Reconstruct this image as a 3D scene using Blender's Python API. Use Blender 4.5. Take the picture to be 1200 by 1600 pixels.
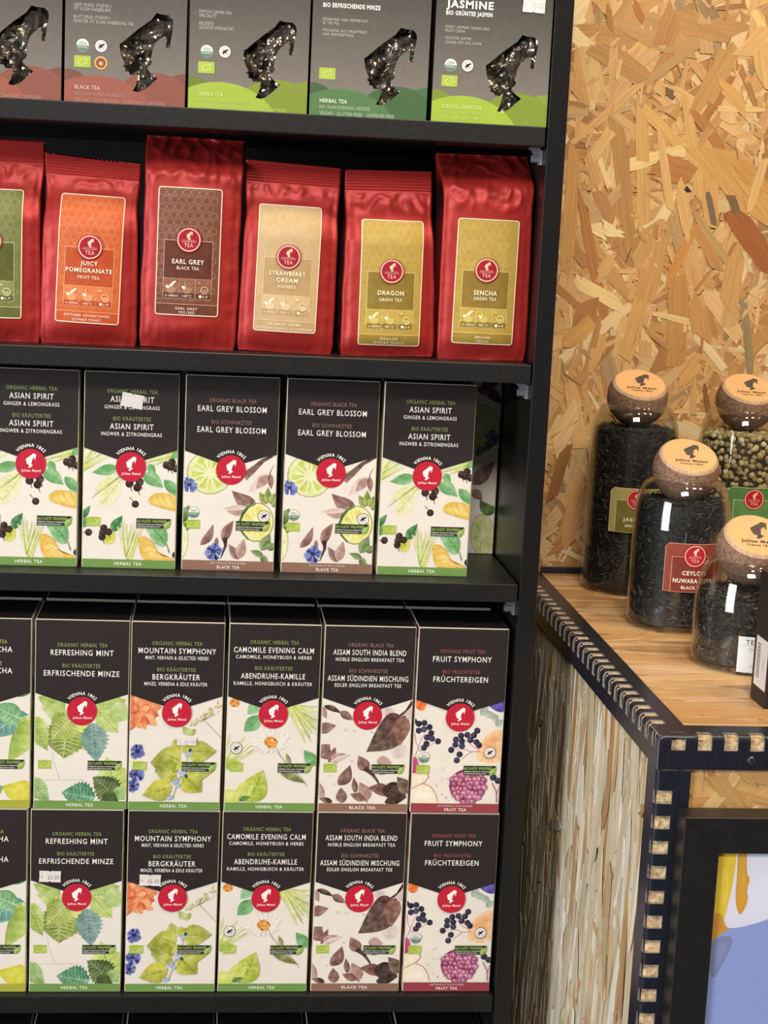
import bpy, bmesh, math, random
from mathutils import Vector, Matrix, noise
from mathutils.geometry import tessellate_polygon
PI = math.pi
scene = bpy.context.scene
for o in list(bpy.data.objects):
    bpy.data.objects.remove(o)
col = scene.collection

# ------------------------------------------------------------------ camera
F_PX = 2601.18
CAM = Vector((0.16787, -1.36898, 0.66047))
C_RIGHT = Vector((0.9939, -0.0999, 0.0465)).normalized()
C_FWD = Vector((0.1063, 0.9804, -0.1657)).normalized()
C_DOWN = C_FWD.cross(C_RIGHT).normalized()
C_RIGHT = C_DOWN.cross(C_FWD).normalized()
cam = bpy.data.objects.new('camera', bpy.data.cameras.new('camera'))
col.objects.link(cam)
cam.matrix_world = Matrix(((C_RIGHT.x, -C_DOWN.x, -C_FWD.x, CAM.x), (C_RIGHT.y, -C_DOWN.y, -C_FWD.y, CAM.y),
                           (C_RIGHT.z, -C_DOWN.z, -C_FWD.z, CAM.z), (0, 0, 0, 1)))
cam.data.sensor_fit = 'VERTICAL'
cam.data.sensor_height = 32.0
cam.data.lens = 32.0 * F_PX / 1600.0
cam.data.clip_start = 0.01
scene.camera = cam

# ------------------------------------------------------------------ world, lights, exposure
scene.view_settings.view_transform = 'Standard'
scene.view_settings.look = 'None'
scene.view_settings.exposure = 0.0
scene.view_settings.gamma = 1.0
scene.view_settings.use_curve_mapping = False
world = bpy.data.worlds.new('shop_interior')
scene.world = world
world.use_nodes = True
wbg = world.node_tree.nodes['Background']
wbg.inputs[0].default_value = (0.90, 0.86, 0.82, 1)
wbg.inputs[1].default_value = 0.11

def area_light(name, loc, target, sx, sy, power, colour, spread=180):
    L = bpy.data.lights.new(name, 'AREA')
    L.shape = 'RECTANGLE'; L.size = sx; L.size_y = sy
    L.energy = power; L.color = colour; L.spread = math.radians(spread)
    o = bpy.data.objects.new(name, L); col.objects.link(o)
    o.location = loc
    o.rotation_euler = (Vector(target) - Vector(loc)).to_track_quat('-Z', 'Y').to_euler()
    return o
# ceiling panel over the aisle, shop window on the left behind the photographer, warm track lamps over the counter
area_light('ceiling_panel_light', (0.10, -2.0, 2.15), (0.25, 0.0, 0.50), 0.8, 0.5, 45, (1.0, 0.93, 0.85))
area_light('shop_window_light', (-2.5, -2.1, 0.75), (0.45, -0.1, 0.35), 1.2, 1.7, 100, (0.92, 0.95, 1.0))
for i, (lx, ly) in enumerate(((0.55, -0.62), (0.95, -0.55), (1.35, -0.5))):
    area_light('track_lamp_light', (lx, ly, 1.75), (0.72 + 0.12 * i, 0.25, 0.58), 0.09, 0.09, 5.0, (1.0, 0.82, 0.58))

# ------------------------------------------------------------------ helpers: colour, materials
def lin(c):
    c /= 255.0
    return c / 12.92 if c <= 0.04045 else ((c + 0.055) / 1.055) ** 2.4
def hexc(h):
    h = h.lstrip('#')
    return (lin(int(h[0:2], 16)), lin(int(h[2:4], 16)), lin(int(h[4:6], 16)))
def mixc(a, b, t):
    return tuple(a[i] * (1 - t) + b[i] * t for i in range(3))

def new_mat(name):
    m = bpy.data.materials.new(name); m.use_nodes = True
    nt = m.node_tree
    return m, nt, nt.nodes['Principled BSDF']
def N(nt, kind, **kw):
    n = nt.nodes.new(kind)
    for k, v in kw.items():
        setattr(n, k, v)
    return n
def simple(name, c, rough=0.5, metal=0.0, spec=0.5, noise_amt=0.0, nscale=60, bump=0.0, coat=0.0):
    m, nt, b = new_mat(name)
    b.inputs['Roughness'].default_value = rough
    b.inputs['Metallic'].default_value = metal
    b.inputs['Specular IOR Level'].default_value = spec
    b.inputs['Coat Weight'].default_value = coat
    tc = N(nt, 'ShaderNodeTexCoord')
    nz = N(nt, 'ShaderNodeTexNoise'); nz.inputs['Scale'].default_value = nscale; nz.inputs['Detail'].default_value = 5
    nt.links.new(tc.outputs['Object'], nz.inputs['Vector'])
    rp = N(nt, 'ShaderNodeValToRGB')
    a = noise_amt
    rp.color_ramp.elements[0].position = 0.3; rp.color_ramp.elements[1].position = 0.7
    rp.color_ramp.elements[0].color = (*[x * (1 - a) for x in c], 1)
    rp.color_ramp.elements[1].color = (*[min(1, x * (1 + a)) for x in c], 1)
    nt.links.new(nz.outputs['Fac'], rp.inputs['Fac'])
    nt.links.new(rp.outputs['Color'], b.inputs['Base Color'])
    if bump:
        bp = N(nt, 'ShaderNodeBump'); bp.inputs['Strength'].default_value = bump; bp.inputs['Distance'].default_value = 0.001
        nt.links.new(nz.outputs['Fac'], bp.inputs['Height'])
        nt.links.new(bp.outputs['Normal'], b.inputs['Normal'])
    return m
def print_mat(name, rough=0.45, amt=0.30, scale=170, spec=0.4):
    """printed ink: colour from the 'Col' attribute with a little watercolour mottling"""
    m, nt, b = new_mat(name)
    b.inputs['Roughness'].default_value = rough
    b.inputs['Specular IOR Level'].default_value = spec
    at = N(nt, 'ShaderNodeAttribute', attribute_name='Col')
    tc = N(nt, 'ShaderNodeTexCoord')
    nz = N(nt, 'ShaderNodeTexNoise'); nz.inputs['Scale'].default_value = scale; nz.inputs['Detail'].default_value = 4
    nt.links.new(tc.outputs['Object'], nz.inputs['Vector'])
    mr = N(nt, 'ShaderNodeMapRange'); mr.inputs['From Min'].default_value = 0.3; mr.inputs['From Max'].default_value = 0.7
    mr.inputs['To Min'].default_value = 1 + amt; mr.inputs['To Max'].default_value = 1 - amt
    nt.links.new(nz.outputs['Fac'], mr.inputs['Value'])
    pw = N(nt, 'ShaderNodeGamma')
    nt.links.new(at.outputs['Color'], pw.inputs['Color']); nt.links.new(mr.outputs['Result'], pw.inputs['Gamma'])
    nt.links.new(pw.outputs['Color'], b.inputs['Base Color'])
    return m
def strand_mat(name, rough=0.5, contrast=0.30, lenscale=16, widscale=520, spec=0.4, coat=0.0):
    """wood strand: 'Col' attribute times a grain stretched along the strand (UV in metres)"""
    m, nt, b = new_mat(name)
    b.inputs['Roughness'].default_value = rough
    b.inputs['Specular IOR Level'].default_value = spec
    b.inputs['Coat Weight'].default_value = coat
    b.inputs['Coat Roughness'].default_value = 0.25
    at = N(nt, 'ShaderNodeAttribute', attribute_name='Col')
    uv = N(nt, 'ShaderNodeUVMap', uv_map='UVMap')
    mp = N(nt, 'ShaderNodeMapping'); mp.inputs['Scale'].default_value = (lenscale, widscale, 1)
    nt.links.new(uv.outputs['UV'], mp.inputs['Vector'])
    nz = N(nt, 'ShaderNodeTexNoise'); nz.inputs['Scale'].default_value = 1.0; nz.inputs['Detail'].default_value = 6
    nz.inputs['Roughness'].default_value = 0.72; nz.inputs['Distortion'].default_value = 0.9
    nt.links.new(mp.outputs['Vector'], nz.inputs['Vector'])
    mr = N(nt, 'ShaderNodeMapRange'); mr.inputs['From Min'].default_value = 0.28; mr.inputs['From Max'].default_value = 0.72
    mr.inputs['To Min'].default_value = 1 - contrast; mr.inputs['To Max'].default_value = 1 + contrast * 0.6
    nt.links.new(nz.outputs['Fac'], mr.inputs['Value'])
    mx = N(nt, 'ShaderNodeVectorMath', operation='SCALE')
    nt.links.new(at.outputs['Color'], mx.inputs[0]); nt.links.new(mr.outputs['Result'], mx.inputs['Scale'])
    nt.links.new(mx.outputs['Vector'], b.inputs['Base Color'])
    bp = N(nt, 'ShaderNodeBump'); bp.inputs['Strength'].default_value = 0.35; bp.inputs['Distance'].default_value = 0.0004
    nt.links.new(nz.outputs['Fac'], bp.inputs['Height']); nt.links.new(bp.outputs['Normal'], b.inputs['Normal'])
    return m

M = {}
M['print'] = print_mat('printed_ink')
M['flat_print'] = print_mat('flat_ink', amt=0.03)
M['label_print'] = print_mat('paper_label_ink', rough=0.58, amt=0.07, scale=120, spec=0.25)
M['grey_print'] = print_mat('grey_carton_ink', rough=0.42, amt=0.03)
M['letter'] = print_mat('lettering_ink', amt=0.02, rough=0.5)
M['cream_card'] = simple('cream_cardboard', hexc('e6ded2'), 0.5, noise_amt=0.03)
M['black_card'] = simple('black_cardboard', hexc('231d1d'), 0.5, noise_amt=0.08)
M['edge_card'] = simple('cut_card_edge', hexc('cfc6ae'), 0.6, noise_amt=0.1)
M['grey_card'] = simple('dark_grey_cardboard', hexc('3a3938'), 0.45, noise_amt=0.05)
M['black_board'] = simple('black_melamine', (0.010, 0.0095, 0.0095), 0.42, noise_amt=0.25, nscale=300, bump=0.08, spec=0.45)
M['black_gloss'] = simple('black_side_panel', (0.009, 0.0085, 0.0085), 0.28, noise_amt=0.2, nscale=250, spec=0.5)
M['black_frame'] = simple('black_frame_wood', (0.012, 0.011, 0.011), 0.42, noise_amt=0.2, nscale=120)
M['steel_black'] = simple('black_powder_coat', (0.012, 0.014, 0.024), 0.30, noise_amt=0.3, nscale=500, bump=0.15, spec=0.6)  # base colour tinted blue to stand in for the window's reflection
M['steel_edge'] = simple('bare_steel_edge', (0.34, 0.34, 0.36), 0.4, metal=0.5, noise_amt=0.3, nscale=400)
M['screw'] = simple('screw_steel', (0.25, 0.25, 0.26), 0.35, metal=0.9, noise_amt=0.2)
M['sticker'] = simple('price_paper', hexc('e2dad4'), 0.6, noise_amt=0.03)
M['osb_core'] = simple('osb_core', hexc('b98a50'), 0.7, noise_amt=0.4, nscale=90, bump=0.6)
M['osb_edge'] = simple('osb_cut_edge', hexc('d0b58c'), 0.7, noise_amt=0.5, nscale=260, bump=1.0)
M['strand'] = strand_mat('wood_strand_warm')
M['strand_top'] = strand_mat('wood_strand_worktop', rough=0.42, contrast=0.22, lenscale=10, widscale=330)
M['strand_side'] = strand_mat('wood_strand_side', rough=0.55, contrast=0.36, lenscale=9, widscale=520)
M['floor'] = simple('grey_floor', (0.12, 0.11, 0.10), 0.5, noise_amt=0.2, nscale=8)
M['cork'] = simple('brown_cork', hexc('8a6a54'), 0.8, noise_amt=0.55, nscale=420, bump=0.7)
M['cork_face'] = simple('pale_cork_face', hexc('e3b077'), 0.65, noise_amt=0.06, nscale=120)
M['cork_rim'] = simple('pale_cork_rim', hexc('c0a080'), 0.75, noise_amt=0.2, nscale=320, bump=0.4)
M['burnt'] = simple('burnt_engraving', hexc('54473f'), 0.8, noise_amt=0.3, nscale=300)
M['tea_dark'] = print_mat('dark_tea_leaf', rough=0.6, amt=0.3, scale=500)
M['pearl'] = print_mat('tea_pearl', rough=0.6, amt=0.3, scale=500)

def foil_mat():
    m, nt, b = new_mat('red_foil')
    b.inputs['Base Color'].default_value = (0.39, 0.022, 0.018, 1)
    b.inputs['Metallic'].default_value = 0.30
    b.inputs['Roughness'].default_value = 0.48
    tc = N(nt, 'ShaderNodeTexCoord')
    nz = N(nt, 'ShaderNodeTexNoise'); nz.inputs['Scale'].default_value = 55; nz.inputs['Detail'].default_value = 3
    nt.links.new(tc.outputs['Object'], nz.inputs['Vector'])
    bp = N(nt, 'ShaderNodeBump'); bp.inputs['Strength'].default_value = 0.25; bp.inputs['Distance'].default_value = 0.002
    nt.links.new(nz.outputs['Fac'], bp.inputs['Height']); nt.links.new(bp.outputs['Normal'], b.inputs['Normal'])
    return m
M['red_foil'] = foil_mat()
def pouch_mat():
    m, nt, b = new_mat('crinkled_film')
    b.inputs['Metallic'].default_value = 0.75
    b.inputs['Roughness'].default_value = 0.22
    tc = N(nt, 'ShaderNodeTexCoord')
    vz = N(nt, 'ShaderNodeTexVoronoi'); vz.inputs['Scale'].default_value = 120
    nt.links.new(tc.outputs['Object'], vz.inputs['Vector'])
    rp = N(nt, 'ShaderNodeValToRGB')
    rp.color_ramp.elements[0].color = (0.03, 0.025, 0.022, 1); rp.color_ramp.elements[1].color = (0.26, 0.22, 0.18, 1)
    sp = N(nt, 'ShaderNodeSeparateColor')
    nt.links.new(vz.outputs['Color'], sp.inputs['Color']); nt.links.new(sp.outputs['Red'], rp.inputs['Fac'])
    nt.links.new(rp.outputs['Color'], b.inputs['Base Color'])
    return m
M['pouch'] = pouch_mat()
def glass_mat(name, tint=(1, 1, 1), rough=0.0, ior=0.055):
    m = bpy.data.materials.new(name); m.use_nodes = True
    nt = m.node_tree
    for n in list(nt.nodes):
        nt.nodes.remove(n)
    out = N(nt, 'ShaderNodeOutputMaterial')
    tr = N(nt, 'ShaderNodeBsdfTransparent'); tr.inputs[0].default_value = (*tint, 1)
    gl = N(nt, 'ShaderNodeBsdfGlossy'); gl.inputs['Roughness'].default_value = rough
    lw = N(nt, 'ShaderNodeLayerWeight'); lw.inputs['Blend'].default_value = 0.5
    pw = N(nt, 'ShaderNodeMath', operation='POWER'); pw.inputs[1].default_value = 3.2
    ma = N(nt, 'ShaderNodeMath', operation='MULTIPLY_ADD'); ma.inputs[1].default_value = 0.9; ma.inputs[2].default_value = ior
    mx = N(nt, 'ShaderNodeMixShader')
    nt.links.new(lw.outputs['Facing'], pw.inputs[0]); nt.links.new(pw.outputs[0], ma.inputs[0])
    nt.links.new(ma.outputs[0], mx.inputs[0]); nt.links.new(tr.outputs[0], mx.inputs[1]); nt.links.new(gl.outputs[0], mx.inputs[2])
    nt.links.new(mx.outputs[0], out.inputs[0])
    return m
M['glass'] = glass_mat('clear_jar_glass', (0.97, 0.98, 0.97), 0.015)
M['clip_plastic'] = simple('clear_plastic', (0.45, 0.45, 0.50), 0.12, noise_amt=0.1)
M['clip_plastic'].node_tree.nodes['Principled BSDF'].inputs['Transmission Weight'].default_value = 0.55

# ------------------------------------------------------------------ helpers: objects
def link(o, parent=None):
    col.objects.link(o)
    if parent is not None:
        o.parent = parent
    return o
def mesh_obj(name, verts, faces, mat=None, parent=None, smooth=False):
    me = bpy.data.meshes.new(name)
    me.from_pydata([tuple(v) for v in verts], [], faces)
    if mat is not None:
        for mm in (mat if isinstance(mat, (list, tuple)) else [mat]):
            me.materials.append(mm)
    if smooth:
        me.polygons.foreach_set('use_smooth', [True] * len(me.polygons))
    me.update()
    return link(bpy.data.objects.new(name, me), parent)
def bm_obj(name, bm, mat, parent=None, smooth=False):
    me = bpy.data.meshes.new(name)
    bm.to_mesh(me); bm.free()
    for mm in (mat if isinstance(mat, (list, tuple)) else [mat]):
        me.materials.append(mm)
    if smooth:
        me.polygons.foreach_set('use_smooth', [True] * len(me.polygons))
    return link(bpy.data.objects.new(name, me), parent)
def bm_box(bm, x0, x1, y0, y1, z0, z1):
    r = bmesh.ops.create_cube(bm, size=1.0)
    bmesh.ops.scale(bm, vec=(x1 - x0, y1 - y0, z1 - z0), verts=r['verts'])
    bmesh.ops.translate(bm, vec=((x0 + x1) / 2, (y0 + y1) / 2, (z0 + z1) / 2), verts=r['verts'])
    return r['verts']
def box_obj(name, x0, x1, y0, y1, z0, z1, mat, parent=None, bevel=0.0008, seg=2):
    bm = bmesh.new(); bm_box(bm, x0, x1, y0, y1, z0, z1)
    if bevel:
        bmesh.ops.bevel(bm, geom=bm.edges[:], offset=bevel, segments=seg, affect='EDGES', profile=0.5)
    return bm_obj(name, bm, mat, parent)
def tag(o, label, cat, group=None):
    o['label'] = label; o['category'] = cat
    if group:
        o['group'] = group
    return o
def struct(o):
    o['kind'] = 'structure'
    return o
def thing(name, label, cat, loc=(0, 0, 0), rot=(0, 0, 0), group=None):
    e = bpy.data.objects.new(name, None); col.objects.link(e)
    e.location = loc; e.rotation_euler = rot; e.empty_display_size = 0.02
    return tag(e, label, cat, group)
def copy_tree(o, parent=None, skip=()):
    c = o.copy(); col.objects.link(c); c.parent = parent
    for ch in list(o.children):
        if ch.name.split('.')[0] not in skip:
            copy_tree(ch, c, skip)
    return c
def lathe(profile, n=48):
    """profile [(r,z)...] revolved about z; closed ends where r==0"""
    verts, faces, rings = [], [], []
    for r, z in profile:
        if r < 1e-7:
            rings.append([len(verts)]); verts.append((0, 0, z))
        else:
            rings.append(list(range(len(verts), len(verts) + n)))
            verts += [(r * math.cos(2 * PI * k / n), r * math.sin(2 * PI * k / n), z) for k in range(n)]
    for a, b in zip(rings, rings[1:]):
        for k in range(n):
            k2 = (k + 1) % n
            if len(a) == 1 and len(b) == 1:
                continue
            if len(a) == 1:
                faces.append((a[0], b[k2], b[k]))
            elif len(b) == 1:
                faces.append((a[k], a[k2], b[0]))
            else:
                faces.append((a[k], a[k2], b[k2], b[k]))
    return verts, faces

# ------------------------------------------------------------------ helpers: lettering and flat print
TEXT = {}
def text_tris(s, bold=0.0):
    key = (s, bold)
    if key in TEXT:
        return TEXT[key]
    cu = bpy.data.curves.new('glyphs', 'FONT'); cu.body = s; cu.size = 1.0; cu.resolution_u = 2
    cu.offset = bold; cu.fill_mode = 'FRONT'; cu.space_character = 1.16
    o = bpy.data.objects.new('glyphs', cu)
    me = o.to_mesh()
    me.calc_loop_triangles()
    vs = [(v.co.x, v.co.y) for v in me.vertices]
    tr = [tuple(t.vertices) for t in me.loop_triangles]
    o.to_mesh_clear(); bpy.data.objects.remove(o); bpy.data.curves.remove(cu)
    x0 = min(v[0] for v in vs); x1 = max(v[0] for v in vs)
    vs = [(v[0] - x0, v[1]) for v in vs]
    TEXT[key] = (vs, tr, x1 - x0)
    return TEXT[key]
CAP = 0.73

class Art:
    """flat print in a plane: x right, y DOWN; triangles with corner colours and a layer"""
    def __init__(self, fwd=None):
        self.t = []; self.layer = 0; self.fwd = fwd       # fwd: digitised point -> print plane
    def P(self, p):
        return self.fwd(p) if self.fwd else p
    def up(self):
        self.layer += 1
    def tri(self, pts, cols, raw=False):
        if not raw:
            pts = [self.P(p) for p in pts]
        self.t.append((pts, cols, self.layer))
    def poly(self, pts, c, new=True, raw=False):
        if new:
            self.up()
        f = c if callable(c) else (lambda x, y: c)
        for a, b, d in tessellate_polygon([[Vector((p[0], p[1], 0)) for p in pts]]):
            q = [pts[a], pts[b], pts[d]]
            self.tri(q, [f(*k) for k in q], raw)
    def fan(self, c, ring, cc, rc, new=True):
        if new:
            self.up()
        for i in range(len(ring)):
            a, b = ring[i], ring[(i + 1) % len(ring)]
            ca = rc[i] if isinstance(rc, list) else rc
            cb = rc[(i + 1) % len(ring)] if isinstance(rc, list) else rc
            self.tri([c, a, b], [cc, ca, cb])
    def disc(self, x, y, rx, ry=None, cc=(1, 1, 1), rc=None, rot=0, n=28, new=True):
        ry = rx if ry is None else ry; rc = cc if rc is None else rc
        cr, sr = math.cos(rot), math.sin(rot)
        ring = [(x + rx * math.cos(2 * PI * k / n) * cr - ry * math.sin(2 * PI * k / n) * sr,
                 y + rx * math.cos(2 * PI * k / n) * sr + ry * math.sin(2 * PI * k / n) * cr) for k in range(n)]
        self.fan((x, y), ring, cc, rc, new)
    def ring(self, x, y, r0, r1, c, n=36, new=True):
        if new:
            self.up()
        for k in range(n):
            a, b = 2 * PI * k / n, 2 * PI * (k + 1) / n
            q = [(x + r * math.cos(t), y + r * math.sin(t)) for r, t in ((r0, a), (r1, a), (r1, b), (r0, b))]
            self.tri(q[:3], [c] * 3); self.tri([q[0], q[2], q[3]], [c] * 3)
    def stroke(self, pts, w0, w1, c, c2=None, new=True):
        if new:
            self.up()
        c2 = c if c2 is None else c2
        n = len(pts)
        L, R_ = [], []
        for i, p in enumerate(pts):
            a = pts[max(0, i - 1)]; b = pts[min(n - 1, i + 1)]
            dx, dy = b[0] - a[0], b[1] - a[1]; l = math.hypot(dx, dy) or 1
            w = (w0 + (w1 - w0) * i / (n - 1)) / 2
            L.append((p[0] - dy / l * w, p[1] + dx / l * w)); R_.append((p[0] + dy / l * w, p[1] - dx / l * w))
        for i in range(n - 1):
            ca, cb = mixc(c, c2, i / (n - 1)), mixc(c, c2, (i + 1) / (n - 1))
            self.tri([L[i], R_[i], R_[i + 1]], [ca, ca, cb]); self.tri([L[i], R_[i + 1], L[i + 1]], [ca, cb, cb])
    def leaf(self, x0, y0, x1, y1, w, c1, c2, vein=None, bend=0.0, serr=0.0, n=14, tipc=None, fat=0.75):
        """leaf from base to tip; c1/c2 colour the two halves; tipc tints the tip"""
        self.up()
        dx, dy = x1 - x0, y1 - y0; l = math.hypot(dx, dy); ux, uy = dx / l, dy / l; nx, ny = -uy, ux
        mid, A, B = [], [], []
        for i in range(n + 1):
            t = i / n
            off = bend * l * math.sin(PI * t)
            m = (x0 + dx * t + nx * off, y0 + dy * t + ny * off)
            prof = math.sin(PI * t ** fat) if 0 < t < 1 else 0
            hw = w / 2 * prof
            s = 1 + (serr if i % 2 else -serr)
            mid.append(m)
            A.append((m[0] + nx * hw * s - ux * (serr * w * .25 if i % 2 else 0), m[1] + ny * hw * s - uy * (serr * w * .25 if i % 2 else 0)))
            B.append((m[0] - nx * hw * s, m[1] - ny * hw * s))
        tip = tipc if tipc else mixc(c1, c2, .5)
        for i in range(n):
            t0, t1 = i / n, (i + 1) / n
            for side, cs in ((A, c1), (B, c2)):
                k0, k1 = mixc(cs, tip, t0 ** 2), mixc(cs, tip, t1 ** 2)
                m0, m1 = mixc(mixc(c1, c2, .5), tip, t0 ** 2), mixc(mixc(c1, c2, .5), tip, t1 ** 2)
                self.tri([mid[i], side[i], side[i + 1]], [m0, k0, k1]); self.tri([mid[i], side[i + 1], mid[i + 1]], [m0, k1, m1])
        if vein:
            self.stroke(mid, w * .04, w * .012, vein)
            for i in range(2, n - 2, 2):
                for side in (A, B):
                    q = side[min(n, i + 2)]; m = mid[i]
                    e = (m[0] + (q[0] - m[0]) * .82, m[1] + (q[1] - m[1]) * .82)
                    self.stroke([m, e], w * .018, w * .006, vein, new=False)
    def text(self, s, x0, x1, y, cap, c, bold=0.012, new=True, align=None, rot=0.0):
        """text fitted to x0..x1, vertically centred at y, capital height cap (print plane units)"""
        if new:
            self.up()
        vs, tr, w = text_tris(s, bold)
        sy = cap / CAP
        sx = (x1 - x0) / w if x1 is not None else sy
        cx = x0 if x1 is None else (x0 + x1) / 2
        ww = w * sx
        if x1 is None and align == 'c':
            x0 = cx - ww / 2
        cr, sr = math.cos(rot), math.sin(rot)
        P = []
        for v in vs:
            px, py = x0 + v[0] * sx, y + cap / 2 - v[1] * sy
            if rot:
                qx, qy = px - (x0 + ww / 2), py - y
                px, py = x0 + ww / 2 + qx * cr - qy * sr, y + qx * sr + qy * cr
            P.append((px, py))
        for a, b, d in tr:
            self.tri([P[a], P[b], P[d]], [c] * 3, raw=True)
    def arc_text(self, s, x, y, r, a0, a1, cap, c, bold=0.012):
        self.up()
        vs, tr, w = text_tris(s, bold)
        P = []
        for v in vs:
            a = a0 + (a1 - a0) * v[0] / w; rr = r + v[1] * cap / CAP
            P.append((x + rr * math.sin(a), y - rr * math.cos(a)))
        for p, q, d in tr:
            self.tri([P[p], P[q], P[d]], [c] * 3, raw=True)
    def clipped(self, x0, x1, y0, y1):
        out = []
        for pts, cols, ly in self.t:
            xs = [p[0] for p in pts]; ys = [p[1] for p in pts]
            if max(xs) <= x0 or min(xs) >= x1 or max(ys) <= y0 or min(ys) >= y1:
                continue
            poly = [(p[0], p[1], c) for p, c in zip(pts, cols)]
            if min(xs) < x0 or max(xs) > x1 or min(ys) < y0 or max(ys) > y1:
                for ax, lim, sg in ((0, x0, 1), (0, x1, -1), (1, y0, 1), (1, y1, -1)):
                    res = []
                    for i in range(len(poly)):
                        a, b = poly[i], poly[(i + 1) % len(poly)]
                        da, db = sg * (a[ax] - lim), sg * (b[ax] - lim)
                        if da >= 0:
                            res.append(a)
                        if (da >= 0) != (db >= 0):
                            t = da / (da - db)
                            res.append((a[0] + (b[0] - a[0]) * t, a[1] + (b[1] - a[1]) * t, mixc(a[2], b[2], t)))
                    poly = res
                    if len(poly) < 3:
                        break
            if len(poly) >= 3:
                out.append((poly, ly))
        return out
    def build(self, name, mapfn, mat, parent, clip=None, maxedge=None, eps=2e-5, base=0.0):
        polys = self.clipped(*clip) if clip else [([(p[0], p[1], c) for p, c in zip(pts, cols)], ly) for pts, cols, ly in self.t]
        tris = []
        for poly, ly in polys:
            for i in range(1, len(poly) - 1):
                tris.append((poly[0], poly[i], poly[i + 1], ly))
        if maxedge:
            st, tris2 = tris, []
            while st:
                a, b, c, ly = st.pop()
                e = [(math.hypot(a[0] - b[0], a[1] - b[1]), 0), (math.hypot(b[0] - c[0], b[1] - c[1]), 1), (math.hypot(c[0] - a[0], c[1] - a[1]), 2)]
                m, k = max(e)
                if m <= maxedge:
                    tris2.append((a, b, c, ly)); continue
                if k == 1:
                    a, b, c = b, c, a
                elif k == 2:
                    a, b, c = c, a, b
                h = ((a[0] + b[0]) / 2, (a[1] + b[1]) / 2, mixc(a[2], b[2], .5))
                st.append((a, h, c, ly)); st.append((h, b, c, ly))
            tris = tris2
        verts, faces, cols = [], [], []
        for a, b, c, ly in tris:
            ar = (b[0] - a[0]) * (c[1] - a[1]) - (b[1] - a[1]) * (c[0] - a[0])
            if abs(ar) < 1e-13:
                continue
            q = (a, c, b) if ar > 0 else (a, b, c)
            i = len(verts)
            for v in q:
                verts.append(mapfn(v[0], v[1], base + ly * eps)); cols.append(v[2])
            faces.append((i, i + 1, i + 2))
        me = bpy.data.meshes.new(name)
        me.from_pydata(verts, [], faces)
        ca = me.color_attributes.new('Col', 'FLOAT_COLOR', 'POINT')
        flat = []
        for c in cols:
            flat += [max(0, c[0]), max(0, c[1]), max(0, c[2]), 1.0]
        ca.data.foreach_set('color', flat)
        me.materials.append(mat); me.update()
        return link(bpy.data.objects.new(name, me), parent)

# head-in-a-tasselled-cap silhouette of the trade mark, unit: about 1 tall, y down
HEAD = [(105, 640), (180, 590), (320, 470), (420, 390), (540, 305), (640, 235), (720, 125), (800, 150), (930, 165), (985, 220), (1000, 300),
        (975, 430), (945, 590), (925, 715), (865, 700), (870, 640), (885, 570), (850, 500), (760, 560), (700, 620), (655, 700), (635, 800), (608, 900),
        (635, 930), (610, 990), (560, 1015), (560, 1060), (600, 1110), (725, 1205), (650, 1270), (560, 1350), (490, 1400), (400, 1435),
        (310, 1415), (360, 1330), (390, 1230), (400, 1150), (330, 1160), (270, 1150), (250, 1100), (185, 1085), (200, 1040), (155, 1005),
        (190, 960), (150, 880), (125, 820), (112, 720)]
HEAD = [((x - 552) / 1310.0, (y - 780) / 1310.0) for x, y in HEAD]
def head_at(x, y, h, wf=1.0):
    return [(x + p[0] * h * wf, y + p[1] * h) for p in HEAD]

# digitising the printed artwork: photograph pixel -> point on the plane y = y0 of a carton front
def unproject(px, py, y0):
    d = C_RIGHT * ((px - 600) / F_PX) + C_DOWN * ((py - 800) / F_PX) + C_FWD
    t = (y0 - CAM.y) / d.y
    return CAM + d * t
def digitiser(ox, oy, s, xl, y0, ztop):
    def f(p):
        q = unproject(ox + p[0] / s, oy + p[1] / s, y0)
        return (q.x - xl, ztop - q.z)
    return f

# ================================================================== THE SETTING
FLOOR_Z = -0.84
WALL_Y = 0.30
floor = struct(box_obj('floor', -2.2, 2.4, -3.6, WALL_Y, FLOOR_Z - 0.05, FLOOR_Z, M['floor'], bevel=0))
wall = struct(box_obj('wall_back', -1.2, 1.6, WALL_Y, WALL_Y + 0.018, FLOOR_Z, 1.70, M['osb_core'], bevel=0))

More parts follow.
